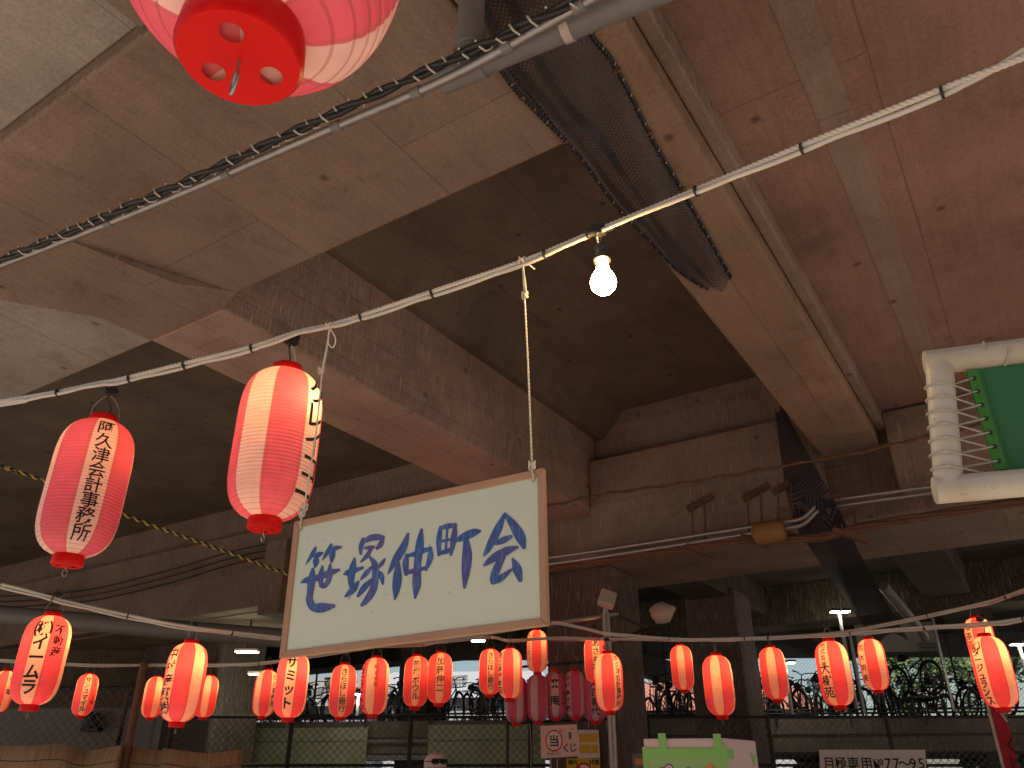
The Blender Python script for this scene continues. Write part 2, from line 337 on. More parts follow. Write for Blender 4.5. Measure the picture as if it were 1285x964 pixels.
def mat_paper(nm='lantern_paper', red=(.85,.135,.20,1), seam=(.72,.12,.13,1), pale=(.86,.70,.56,1)):
    """ribbed lantern paper: eight stripes, overlapped seams, lets the bulb inside shine through"""
    m, t, b = newmat(nm); N = t.nodes; L = t.links; N.remove(b); out = N['Material Output']
    tc = N.new('ShaderNodeTexCoord'); sp = N.new('ShaderNodeSeparateXYZ'); L.new(tc.outputs['Object'], sp.inputs[0])
    ng = N.new('ShaderNodeMath'); ng.operation = 'MULTIPLY'; ng.inputs[1].default_value = -1; L.new(sp.outputs[1], ng.inputs[0])
    at = N.new('ShaderNodeMath'); at.operation = 'ARCTAN2'; L.new(sp.outputs[0], at.inputs[0]); L.new(ng.outputs[0], at.inputs[1])
    m4 = N.new('ShaderNodeMath'); m4.operation = 'MULTIPLY'; m4.inputs[1].default_value = 4; L.new(at.outputs[0], m4.inputs[0])
    cs = N.new('ShaderNodeMath'); cs.operation = 'COSINE'; L.new(m4.outputs[0], cs.inputs[0])
    ma = N.new('ShaderNodeMath'); ma.operation = 'MULTIPLY_ADD'; ma.inputs[1].default_value = .5; ma.inputs[2].default_value = .5; L.new(cs.outputs[0], ma.inputs[0])
    rp = N.new('ShaderNodeValToRGB'); cr = rp.color_ramp
    cr.elements[0].position = 0; cr.elements[0].color = red
    cr.elements[1].position = .42; cr.elements[1].color = red
    for p, c in ((.47, seam), (.585, seam), (.635, pale), (1, pale)):
        e = cr.elements.new(p); e.color = c
    L.new(ma.outputs[0], rp.inputs[0])
    nz = N.new('ShaderNodeTexNoise'); nz.inputs['Scale'].default_value = 35; nz.inputs['Detail'].default_value = 5; L.new(tc.outputs['Object'], nz.inputs['Vector'])
    r2 = N.new('ShaderNodeValToRGB'); r2.color_ramp.elements[0].color = (.9,.88,.86,1); r2.color_ramp.elements[0].position = .3; r2.color_ramp.elements[1].position = .7; L.new(nz.outputs['Fac'], r2.inputs[0])
    mm = N.new('ShaderNodeMix'); mm.data_type = 'RGBA'; mm.blend_type = 'MULTIPLY'; mm.inputs['Factor'].default_value = 1; L.new(rp.outputs[0], mm.inputs['A']); L.new(r2.outputs[0], mm.inputs['B'])
    # wire ribs under the paper: a thin darker ring every rib
    zz = N.new('ShaderNodeMath'); zz.operation = 'DIVIDE'; zz.inputs[1].default_value = .0102; L.new(sp.outputs[2], zz.inputs[0])
    fr = N.new('ShaderNodeMath'); fr.operation = 'FRACT'; L.new(zz.outputs[0], fr.inputs[0])
    lt = N.new('ShaderNodeMath'); lt.operation = 'LESS_THAN'; lt.inputs[1].default_value = .14; L.new(fr.outputs[0], lt.inputs[0])
    lm = N.new('ShaderNodeMath'); lm.operation = 'MULTIPLY'; lm.inputs[1].default_value = .42; L.new(lt.outputs[0], lm.inputs[0])
    m5 = N.new('ShaderNodeMix'); m5.data_type = 'RGBA'; m5.inputs['B'].default_value = (.40,.10,.08,1); L.new(lm.outputs[0], m5.inputs['Factor']); L.new(mm.outputs['Result'], m5.inputs['A'])
    d = N.new('ShaderNodeBsdfDiffuse'); tr = N.new('ShaderNodeBsdfTranslucent'); mx = N.new('ShaderNodeMixShader'); mx.inputs[0].default_value = .42
    L.new(m5.outputs['Result'], d.inputs['Color']); L.new(m5.outputs['Result'], tr.inputs['Color'])
    L.new(d.outputs[0], mx.inputs[1]); L.new(tr.outputs[0], mx.inputs[2])
    gl = N.new('ShaderNodeBsdfGlossy'); gl.inputs['Roughness'].default_value = .4; m6 = N.new('ShaderNodeMixShader'); m6.inputs[0].default_value = .03
    L.new(mx.outputs[0], m6.inputs[1]); L.new(gl.outputs[0], m6.inputs[2]); L.new(m6.outputs[0], out.inputs['Surface'])
    return m
M['paper'] = mat_paper()
M['paperday'] = mat_paper('painted_daylight_paper', (.90,.19,.28,1), (.78,.2,.24,1), (.93,.80,.72,1))  # paler copy: daylight on the near lanterns is put into the stripe colours
M['paperpink'] = mat_paper('pink_lantern_paper', (.85,.16,.33,1), (.75,.18,.3,1), (.93,.74,.74,1))
def mat_marker():
    m, t, b = newmat('blue_marker'); N = t.nodes; L = t.links
    tc = N.new('ShaderNodeTexCoord'); n = N.new('ShaderNodeTexNoise'); n.inputs['Scale'].default_value = 10; n.inputs['Detail'].default_value = 2; L.new(tc.outputs['Object'], n.inputs['Vector'])
    r = N.new('ShaderNodeValToRGB'); r.color_ramp.elements[0].position = .33; r.color_ramp.elements[0].color = (.11,.07,.24,1); r.color_ramp.elements[1].position = .52; r.color_ramp.elements[1].color = (.035,.09,.29,1); L.new(n.outputs['Fac'], r.inputs[0])
    mp = N.new('ShaderNodeMapping'); mp.inputs['Scale'].default_value = (170, 170, 30); mp.inputs['Rotation'].default_value = (0, .35, 0); L.new(tc.outputs['Object'], mp.inputs['Vector'])
    n2 = N.new('ShaderNodeTexNoise'); n2.inputs['Scale'].default_value = 1; n2.inputs['Detail'].default_value = 3; L.new(mp.outputs[0], n2.inputs['Vector'])
    r2 = N.new('ShaderNodeValToRGB'); r2.color_ramp.elements[0].position = .5; r2.color_ramp.elements[1].position = .75; L.new(n2.outputs['Fac'], r2.inputs[0])
    mm = N.new('ShaderNodeMix'); mm.data_type = 'RGBA'; mm.inputs['B'].default_value = (.11,.24,.5,1); L.new(r2.outputs[0], mm.inputs['Factor']); L.new(r.outputs[0], mm.inputs['A'])
    L.new(mm.outputs['Result'], b.inputs['Base Color']); b.inputs['Roughness'].default_value = .5; return m
M['marker'] = mat_marker()
def mat_board():
    m, t, b = newmat('whiteboard_face'); N = t.nodes; L = t.links
    tc = N.new('ShaderNodeTexCoord'); n = N.new('ShaderNodeTexNoise'); n.inputs['Scale'].default_value = 60; n.inputs['Detail'].default_value = 3; L.new(tc.outputs['Object'], n.inputs['Vector'])
    r = N.new('ShaderNodeValToRGB'); r.color_ramp.elements[0].position = .24; r.color_ramp.elements[0].color = (.42,.42,.38,1); r.color_ramp.elements[1].position = .3; r.color_ramp.elements[1].color = (.62,.665,.53,1); L.new(n.outputs['Fac'], r.inputs[0])
    L.new(r.outputs[0], b.inputs['Base Color']); b.inputs['Roughness'].default_value = .3; return m
M['board'] = mat_board()

# ------------------------------------------------------------------ lettering
_gl = {}
def glyph(ch, off=.012):
    if (ch, off) in _gl: return _gl[(ch, off)]
    c = bpy.data.curves.new('letter', 'FONT'); c.body = ch; c.size = 1; c.align_x = 'CENTER'; c.resolution_u = 3; c.offset = off
    o = bpy.data.objects.new('letter', c); COL.objects.link(o)
    dg = bpy.context.evaluated_depsgraph_get(); me = bpy.data.meshes.new_from_object(o.evaluated_get(dg))
    bm = bmesh.new(); bm.from_mesh(me)
    for _ in range(2):
        es = [e for e in bm.edges if e.calc_length() > .2]
        if es: bmesh.ops.subdivide_edges(bm, edges=es, cuts=1)
    bmesh.ops.triangulate(bm, faces=bm.faces)
    vs = [v.co.copy() for v in bm.verts]; bm.verts.index_update(); fs = [tuple(v.index for v in f.verts) for f in bm.faces]
    bm.free(); bpy.data.objects.remove(o); bpy.data.curves.remove(c); bpy.data.meshes.remove(me)
    if vs:
        cy = (min(v.y for v in vs)+max(v.y for v in vs))/2
        if ord(ch[0]) > 0x2000: vs = [Vector((v.x, v.y-.38, 0)) for v in vs]
        else: vs = [Vector((v.x, v.y-.36, 0)) for v in vs]
        cx = (min(v.x for v in vs)+max(v.x for v in vs))/2
        vs = [Vector((v.x-cx, v.y, 0)) for v in vs]
    _gl[(ch, off)] = (vs, fs); return vs, fs
def flat_text(mb, s, origin, ex, ey, size, adv=1.0, off=.012):
    """row of letters: origin = centre of the row, ex/ey = unit vectors of the sign face"""
    n = len(s); ex = Vector(ex); ey = Vector(ey); origin = Vector(origin)
    for i, ch in enumerate(s):
        vs, fs = glyph(ch, off); x0 = (i-(n-1)/2)*size*adv
        mb.add([origin+ex*(x0+v.x*size)+ey*(v.y*size) for v in vs], fs)

# ------------------------------------------------------------------ setting: ground
def sheet(name, mat, x0, x1, y0, y1, z, n=1, kind='structure'):
    o = MB().quad((x0,y0,z),(x1,y0,z),(x1,y1,z),(x0,y1,z)).build(name, mat); tag(o, kind=kind); return o
sheet('ground', M['pave'], -300, 300, -300, 300, 0)
sheet('road', M['asphalt'], -300, 300, 24.5, 60, .004)
sheet('parking_floor', M['pave'], -25, 22, -3, 16, .004)

# ------------------------------------------------------------------ the viaduct overhead (local x across, local y along)
VR = R(-33)
via = empty('viaduct', (0,0,0), VR, 'brown concrete elevated road overhead with deep beams and square piers', 'viaduct')
def loc(p):                      # world -> viaduct coordinates
    p = Vector(p); c, s = math.cos(-VR), math.sin(-VR)
    return Vector((c*p.x-s*p.y, s*p.x+c*p.y, p.z))
ZT = 6.9
MB().bb(-60, -1.66, 1.3, 3.15, 5.0, ZT).build('crossbeam', M['conc'], via, .02)
# girder with its lower ledge, stepped haunch to the slab
g = MB(); g.bb(-5.69, -4.77, 3.16, 9.55, 4.91, ZT); g.build('girder', M['conc_girder'], via, .025)
g = MB(); g.add([(-4.766,3.16,6.04),(-4.766,9.6,6.04),(-4.766,3.16,6.42),(-4.766,9.6,6.42),(-4.3,3.16,6.42),(-4.3,9.6,6.42),(-4.66,3.16,6.04),(-4.66,9.6,6.04)],
      [(0,1,7,6),(6,7,5,4),(2,3,1,0),(4,5,3,2),(0,6,4,2),(1,3,5,7)]); g.build('haunch', M['conc_dark'], via)
g = MB(); g.bb(-1.65, -1.0, -1.1, 9.3, 5.0, ZT)
g.build('girder', M['conc_ochre'], via, .025)
g = MB(); g.bb(-.996, -.90, -1.1, 9.3, 5.16, ZT); g.build('girder_lip', M['conc'], via, .015)
# slabs between the beams
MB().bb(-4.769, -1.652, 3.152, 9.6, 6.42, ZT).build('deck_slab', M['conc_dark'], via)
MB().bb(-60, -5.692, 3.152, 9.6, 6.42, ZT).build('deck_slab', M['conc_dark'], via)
MB().bb(-60, -3.13, -1.1, 1.298, 5.11, ZT).build('deck_slab', M['conc_grey'], via, .012)
MB().bb(-3.127, -1.652, -1.1, 1.298, 5.06, ZT).build('deck_slab', M['conc'], via, .012)
MB().bb(-.898, 4.5, -1.1, 9.1, 5.36, ZT).build('deck_slab', M['conc_red'], via)
g = MB(); g.bb(-.39, -.18, -1.1, 9.08, 5.356, 5.362); g.build('form_strip', M['conc'], via)
# haunch under the crossbeam where it meets the girder
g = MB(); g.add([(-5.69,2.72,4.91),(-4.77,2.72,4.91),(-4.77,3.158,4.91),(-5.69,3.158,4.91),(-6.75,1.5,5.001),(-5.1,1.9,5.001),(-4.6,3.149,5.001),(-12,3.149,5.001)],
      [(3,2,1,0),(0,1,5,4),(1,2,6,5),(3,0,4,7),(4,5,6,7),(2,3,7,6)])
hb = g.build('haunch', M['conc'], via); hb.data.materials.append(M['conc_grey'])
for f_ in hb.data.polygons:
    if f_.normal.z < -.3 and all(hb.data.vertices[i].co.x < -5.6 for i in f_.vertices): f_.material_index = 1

# pier cap: upper wall, ledge and deeper lower part
MB().bb(-60, 6, 9.62, 11.6, 4.3, ZT).build('pier_cap', M['conc'], via, .02)
g = MB(); g.bb(-60, -5.70, 9.30, 9.617, 4.32, 5.72); g.bb(-4.76, -1.70, 9.30, 9.617, 4.32, 5.62); g.bb(-.9, 6, 9.10, 9.617, 4.45, 5.34)
g.build('cap_ledge', M['conc'], via, .02)
# far bays beyond the cap
fp = [loc((-40,14,0)), loc((-40,30,0)), loc((30,27.5,0)), loc((30,0,0))]
ul = [(-26, 11.6), (16, 11.6)]
g = MB(); far_l = loc((-22,30,0)); far_r = loc((26,27.5,0))
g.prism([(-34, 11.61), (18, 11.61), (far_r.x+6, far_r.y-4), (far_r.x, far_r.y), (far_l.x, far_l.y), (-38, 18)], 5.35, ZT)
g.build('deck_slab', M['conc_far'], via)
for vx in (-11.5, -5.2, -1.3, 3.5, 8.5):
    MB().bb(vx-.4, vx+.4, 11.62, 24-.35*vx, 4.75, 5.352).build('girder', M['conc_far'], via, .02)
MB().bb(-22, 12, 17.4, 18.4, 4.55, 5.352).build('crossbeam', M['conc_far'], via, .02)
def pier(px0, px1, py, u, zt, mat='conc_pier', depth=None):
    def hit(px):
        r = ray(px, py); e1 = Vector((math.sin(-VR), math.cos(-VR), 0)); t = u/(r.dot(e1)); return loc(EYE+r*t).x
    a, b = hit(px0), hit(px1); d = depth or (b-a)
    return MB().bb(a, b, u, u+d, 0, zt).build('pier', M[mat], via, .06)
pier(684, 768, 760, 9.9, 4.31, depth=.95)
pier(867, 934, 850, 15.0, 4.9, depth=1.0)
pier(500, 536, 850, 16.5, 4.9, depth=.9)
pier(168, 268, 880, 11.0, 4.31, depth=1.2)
# corbel block on the far cap, left
a = loc(Py(207, 690, 12)); 
MB().bb(-10.6, -10.1, 8.7, 9.28, 4.0, 5.2).build('corbel', M['conc'], via, .02)

# ------------------------------------------------------------------ pipes and cables under the deck
def thing_tube(name, pts, r, mat, label, cat, per=8, n=12, group=None, smooth=True):
    o = MB().tube(smooth_path(pts, per) if smooth else pts, r, n).build(name, M[mat]); tag(o, label, cat, group); return o
zc = 4.52
pA, pB = Pz(568, 92, zc), Pz(820, -12, zc)
dp = (pB-pA).normalized()
root = empty('drain_pipe', pA, 0, 'thick grey plastic drain pipe with a downpipe joint under the ceiling', 'drain pipe')
def rel(p): return Vector(p)-pA
MB().tube([Vector((0,0,0)), dp*4.2], .066, 20).build('pipe', M['pvc'], root)
MB().tube([dp*-.06, dp*.16], .078, 20).build('elbow_joint', M['pvc'], root)
q = Pz(590, 58, 4.55)
MB().tube([rel(q)+Vector((0,0,-.05)), rel(q)+Vector((0,0,.62))], .062, 20).build('downpipe', M['pvc'], root)
MB().tube([rel(q)+Vector((0,0,-.03)), rel(q)+Vector((0,0,.10))], .074, 20).build('socket', M['pvc'], root)
for k in (.55, 1.5): MB().tube([dp*k, dp*(k+.04)], .071, 20).build('pipe_clip', M['beige'], root)
MB().lathe([(.034,0),(.034,.05),(.02,.05)], 8, rel(Pz(585,98,4.47))-Vector((0,0,.02)), cap0=True, cap1=True).build('drain_plug', M['steel'], root)

cp = [Pz(-60,347,zc), Pz(0,330,zc), Pz(200,251,zc), Pz(400,165,zc-.01), Pz(565,93,zc-.05), Pz(720,8,zc-.1), Pz(780,-28,zc-.1)]
cp = [cp[0]+(cp[0]-cp[2])*1.6]+cp; cp = [p+Vector((0,0,-.02)) for p in cp]
root = empty('conduit', cp[0], 0, 'thin grey metal conduit running the length of the concrete ceiling', 'conduit')
pth = [p-cp[0] for p in smooth_path(cp, 10)]
MB().tube(pth, .023, 12).build('conduit_pipe', M['steel'], root)
for i in (6, 19, 27, 34, 41, 47, 54, 60):
    a = pth[i]; b = pth[min(i+1, len(pth)-1)]; d = (b-a).normalized()
    MB().tube([a, a+d*.05], .029, 12).build('coupling', M['pvc'], root)
wp = [p+Vector((0,0,-.03)) for p in smooth_path([Pz(-60,337,zc)+(Pz(-60,337,zc)-Pz(200,238,zc))*1.6, Pz(-60,337,zc), Pz(0,322,zc), Pz(200,238,zc), Pz(400,146,zc), Pz(565,70,zc-.02), Pz(700,6,zc-.08), Pz(760,-25,zc-.08)], 8)]
root = empty('black_cable', wp[0], 0, 'black cable bundle wound with flaking white tape beside the conduit', 'cable')
b = MB()
for s in helix([p-wp[0] for p in wp], .013, 0, 2, .5): b.tube(s, .015, 8)
b.build('cable_pair', M['black'], root)
b = MB(); rw = [p-wp[0] for p in wp]
for s in helix(rw, .031, 0, 1, .09):
    i = 0
    while i < len(s)-3:
        k = random.randint(1, 3); MB().tube(s[i:i+k+1], .0055, 5).build('tape_flake', M['cable'], root); i += k+random.randint(1, 4)

# twin conduits below the pier cap with hangers and a wrapped splice
cy0 = 8.3
def on_u(px, py, u):
    r = ray(px, py); e1 = Vector((math.sin(-VR), math.cos(-VR), 0)); return EYE + r*(u/r.dot(e1))
U = 8.75
root = empty('conduit_run', on_u(690,705,U), 0, 'pair of steel conduits on rusty hangers below the far beam', 'conduit')
o0 = root.location.copy()
top = [(640,712),(690,700),(760,690),(945,661),(985,655),(1008,650),(1026,634),(1045,628),(1168,611),(1330,588)]
for dy in (0, 8):
    MB().tube([on_u(x,y+dy,U)-o0 for x,y in top[:1]]+[p-o0 for p in smooth_path([on_u(x,y+dy,U) for x,y in top[1:]], 6)], .024, 10).build('conduit_pipe', M['steel'], root)
low = [(640,722),(690,713),(757,703),(845,690),(945,676),(1000,680),(1040,672),(1060,665),(1180,645),(1330,622)]
b = MB()
for s in helix(smooth_path([on_u(x,y,U+.05) for x,y in low], 6), .028, 0, 4, 2.6): b.tube([p-o0 for p in s], .022, 7)
b.build('cable_bundle', M['rust'], root)
for x, y0, y1 in ((868,628,688),(938,615,676),(976,606,665),(1055,640,668)):
    a = on_u(x,y0,U)-o0; c = on_u(x+2,y1,U)-o0
    b = MB(); b.tube([a, c], .012, 6); b.tube([a+Vector((.15,.0,0)), c+Vector((.15,0,0))], .012, 6); b.box(a+Vector((.12,.08,0)), (.36,.08,.08), Matrix.Rotation(R(-28),3,'Y')); b.box(c+Vector((.08,.02,-.03)), (.36,.07,.05), Matrix.Rotation(R(20),3,'Y')); b.build('hanger', M['rust'], root)
a, c = on_u(946,671,U-.02)-o0, on_u(985,664,U-.02)-o0
MB().tube([a, a.lerp(c,.1), a.lerp(c,.9), c], [.09,.125,.125,.09], 14).build('wrapped_splice', M['tape'], root)
# twisted cable and plain wires crossing the far bay
tw = smooth_path([on_u(660,641,7.9), on_u(760,620,7.9), on_u(860,606,7.9), on_u(1010,580,7.9), on_u(1090,565,7.9), on_u(1170,546,7.9), on_u(1330,512,7.9)], 6)
b = MB()
b.tube(tw, .013, 8)
for s in helix(tw, .02, 0, 1, .42): b.tube(s, .009, 6)
tag(b.build('twisted_cable', M['rust']), 'brown twisted cable strung across in front of the far beam', 'cable')
thing_tube('wire', [on_u(800,735,10.5+1.3), on_u(970,715,11.9), on_u(1150,692,11.9), on_u(1330,666,11.9)], .014, 'rust', 'thin reddish wire strung below the far pier cap at right', 'wire')
yb = smooth_path([P(-700,300,3.9), P(-30,571,4.4), P(0,584,4.4), P(56,604,4.5), P(160,648,4.7), P(260,684,4.9), P(365,722,5.1)], 8)
root = empty('warning_rope', yb[0], 0, 'thin yellow and black twisted rope behind the left lanterns', 'rope')
M['yelrope'] = plain('yellow_strand', (.42,.30,.06), .7)
hs = helix([p-yb[0] for p in yb], .006, 0, 2, .06)
MB().tube(hs[0], .006, 6).build('strand', M['yelrope'], root); MB().tube(hs[1], .006, 6).build('strand', M['black'], root)
thing_tube('drain_pipe', [P(-600,720,12.5), P(-40,768,11.5), P(170,786,11.3), P(420,806,11.0)], .13, 'pvc', 'fat dark pipe running level behind the lanterns at left', 'pipe', n=16)
b = MB()
for k in range(3): b.tube(smooth_path([on_u(-50,764-7*k,9.05), on_u(90,757-7*k,9.05), on_u(200,735-8*k,9.0), on_u(300,706-8*k,9.0), on_u(400,688-8*k,9.0)], 6), .014, 6)
tag(b.build('cable_bundle', M['dkmetal']), 'three dark cables slung under the beam behind the whiteboard', 'cable')

# ------------------------------------------------------------------ black netting on the ochre girder
M['net'] = chainlink('black_netting', (.04,.041,.055), .022, .32)
M['netd'] = chainlink('folded_netting', (.022,.024,.036), .017, .46)
lp = [(560,-40),(628,88),(672,140),(720,188),(770,255),(812,300),(845,335),(882,361)]
rp_ = [(722,-40),(740,40),(765,72),(790,118),(820,178),(846,222),(872,268),(917,348)]
net_root = empty('netting', Pz(770,200,4.96), 0, 'black safety netting draped along the ochre concrete beam', 'netting')
n0 = net_root.location.copy(); rows = []
for i, (a, c) in enumerate(zip(lp, rp_)):
    A = Pz(*a, 4.975-.03*(i%2)); C = Pz(*c, 4.985); row = []
    for k in range(9):
        t = k/8; p = A.lerp(C, t); p.z -= .075*math.sin(t*math.pi)*(1+.6*math.sin(i*2.1+k)); row.append(p-n0)
    rows.append(row)
fine = []
for k in range(9):
    fine.append(smooth_path([r_[k] for r_ in rows], 5))
b = MB(); nR = len(fine[0]); vs = [fine[k][i] for i in range(nR) for k in range(9)]
b.add(vs, [(i*9+k, i*9+k+1, (i+1)*9+k+1, (i+1)*9+k) for i in range(nR-1) for k in range(8)], True)
o = b.build('net_sheet', M['net'], net_root, fix=False); set_uv(o, lambda c: (loc(c).x, loc(c).y))
b = MB()                                             # folded strips lie doubled below the sheet
for k0, k1 in ((1, 2), (3, 4)):
    vs = []
    for i in range(nR): vs += [fine[k0][i]-Vector((0,0,.012)), fine[k1][i].lerp(fine[k0][i], .15)-Vector((0,0,.012))]
    b.add(vs, [(2*i, 2*i+1, 2*i+3, 2*i+2) for i in range(nR-1)], True)
o = b.build('net_fold', M['netd'], net_root, fix=False); set_uv(o, lambda c: (loc(c).x*1.1+.013, loc(c).y*1.1))
for k in (0, 8):
    b = MB()
    for s in helix(fine[k], .008, 0, 2, .06): b.tube(s, .008, 6)
    b.build('edge_rope', M['black'], net_root)
    b = MB()
    for s in helix(fine[k], .013, 0, 1, .06): 
        i = 0
        while i < len(s)-2: b.tube(s[i:i+2], .004, 4); i += 4
    b.build('edge_stitch', M['cable'], net_root)
for k, i in ((0, 8), (0, 14), (8, 12), (8, 19), (8, 27)):
    MB().box(fine[k][min(i, nR-1)], (.035,.03,.02)).build('net_clip', M['rust'], net_root)
# second net piece further along, hanging below the girder's end
q = [on_u(972,512,9.0), on_u(1010,560,8.6), on_u(1040,612,8.4), on_u(1090,720,9.6), on_u(1140,800,11.5), on_u(1095,800,11.8), on_u(1030,712,10.2), on_u(992,640,9.0)]
M['netdark'] = chainlink('dark_netting', (.018,.018,.03), .02, .6)
L_ = smooth_path([q[0], q[7], q[6], q[5]], 6); R_ = smooth_path([on_u(985,515,9.0), q[2], q[3], q[4]], 6)
b = MB(); vs = []; nn = len(L_)
for i in range(nn):
    for k in range(6):
        t = k/5; p = L_[i].lerp(R_[i], t); p.z -= .06*math.sin(t*math.pi*2+i*.4); vs.append(p)
b.add(vs, [(i*6+k, i*6+k+1, (i+1)*6+k+1, (i+1)*6+k) for i in range(nn-1) for k in range(5)], True)
o = b.build('netting', M['netdark'], fix=False); set_uv(o, lambda c: (loc(c).x, loc(c).y+c.z)); tag(o, 'dark blue black netting sagging beyond the end of the ochre beam', 'netting')
thing_tube('drain_pipe', [P(1108,735,13.5), P(1125,755,13.7), P(1150,785,14.2), P(1160,800,14.6)], .09, 'pvc', 'short pale pipe slanting down at the bottom of the dark netting', 'pipe', n=14)

# ------------------------------------------------------------------ festoon ropes with cables
def festoon(label, pts, r_rope, r_cable, ties, twist=True, per=10, sep=1.0, split=None):
    pts = [Vector(p) for p in pts]; o0 = pts[0]
    root = empty('lantern_rope', o0, 0, label, 'rope', 'white ropes the lanterns hang from')
    path = [p-o0 for p in smooth_path(pts, per)]
    b = MB()
    if twist:
        for s in helix(path, r_rope*.5, 0, 3, r_rope*5.5): b.tube(s, r_rope*.56, 7)
    else: b.tube(path, r_rope, 8)
    b.build('rope', M['rope'], root)
    cab = []
    for i, p in enumerate(path):
        t = (path[min(i+1,len(path)-1)]-path[max(i-1,0)]).normalized(); u = t.cross(Vector((0,0,1))).normalized(); v = u.cross(t)
        ph = i*.13
        d = (r_rope+r_cable)*(.85+.35*abs(math.sin(i*.35)))*sep
        if split and i/(len(path)-1) > split[0]:
            g_ = min(1, (i/(len(path)-1)-split[0])/(split[1]-split[0])); cab.append(p - v*d*.9*(1-g_)+v*g_*.022 - u*d*.3*(1-g_)); continue
        cab.append(p - v*d*.9*math.cos(.5*math.sin(ph)) - u*d*.5*math.sin(ph))
    MB().tube(cab, r_cable, 8).build('cable', M['cable'], root)
    for f in ties:
        i = min(int(f*(len(path)-1)), len(path)-2); t = (path[i+1]-path[i]).normalized(); c = (path[i]+cab[i])/2
        rr = (path[i]-cab[i]).length/2+max(r_rope, r_cable)*1.12
        MB().tube([c-t*.0022, c+t*.0022], rr, 10).build('tie', M['tie'], root)
    return path
rope1 = [P(-60,514,2.42)+(P(-60,514,2.42)-P(75,491,2.30))*8, P(-60,514,2.42), P(0,504,2.38), P(75,491,2.30), P(122,481,2.26), P(150,476,2.24), P(231,456,2.20), P(316,435,2.16), P(372,417,2.13), P(413,408,2.12), P(453,396,2.10), P(542,366,2.03), P(655,328,1.93), P(750,289,1.82), P(874,238,1.68), P(1006,183,1.54), P(1182,112,1.37), P(1285,72,1.28), P(1400,25,1.18), P(1600,-70,1.05)]
festoon('thick white rope and cable crossing the picture in front, rising to the right', rope1, .0062, .0052,
        [(i+1)/(len(rope1)-1) for i in (1.0, 2.0, 4.3, 5, 6, 9, 10, 11.3, 13, 14, 15)], split=(16.1/19, 17.3/19))
ropeB = [P(-500,640,3.3), P(-60,722,3.6), P(0,733,3.65), P(66,750,3.75), P(75,753,3.77), P(160,772,3.95), P(241,787,4.13), P(352,800,4.8), P(368,803,5.0), P(520,805,5.8), P(640,790,6.5), P(690,780,6.7), P(757,794,6.9)]
festoon('white rope sagging from the left edge to behind the whiteboard', ropeB, .0075, .006, [(i+1)/12 for i in (1, 2, 4, 5.4, 6, 10)], False)
ropeD = [P(757,794,6.9), P(840,801,6.7), P(895,802,6.5), P(965,800,6.0), P(1046,796,5.5), P(1093,792,5.3), P(1160,787,4.9), P(1238,782,4.5), P(1285,776,4.3), P(1400,758,3.9), P(1900,640,3.2)]
festoon('white rope with three lanterns from the pier out to the right edge', ropeD, .0085, .007, [i/10 for i in (1, 2.6, 3, 4.4, 6, 8)], False)
ropeC = [P(-500,790,9.0), P(-60,823,8.4), P(3,828,8.2), P(111,834,8.2), P(196,834,8.4), P(264,834,8.2), P(333,831,8.0), P(430,817,8.1), P(470,811,7.5), P(523,809,8.5), P(553,805,8.5), P(615,799,8.8), P(640,803,8.4), P(700,800,8.8), P(750,801,9.0), P(857,802,9.0), P(971,799,7.6), P(1046,794,7.0), P(1097,786,6.6), P(1228,758,6.4), P(1285,740,5.9), P(1400,700,5.2), P(2000,500,4.6)]
festoon('long far white rope across the whole bottom with the small lanterns', ropeC, .010, .008, [(i+1)/22 for i in (1.5, 3.5, 5, 7, 10, 13, 15.5, 17.5, 18.6)], False)

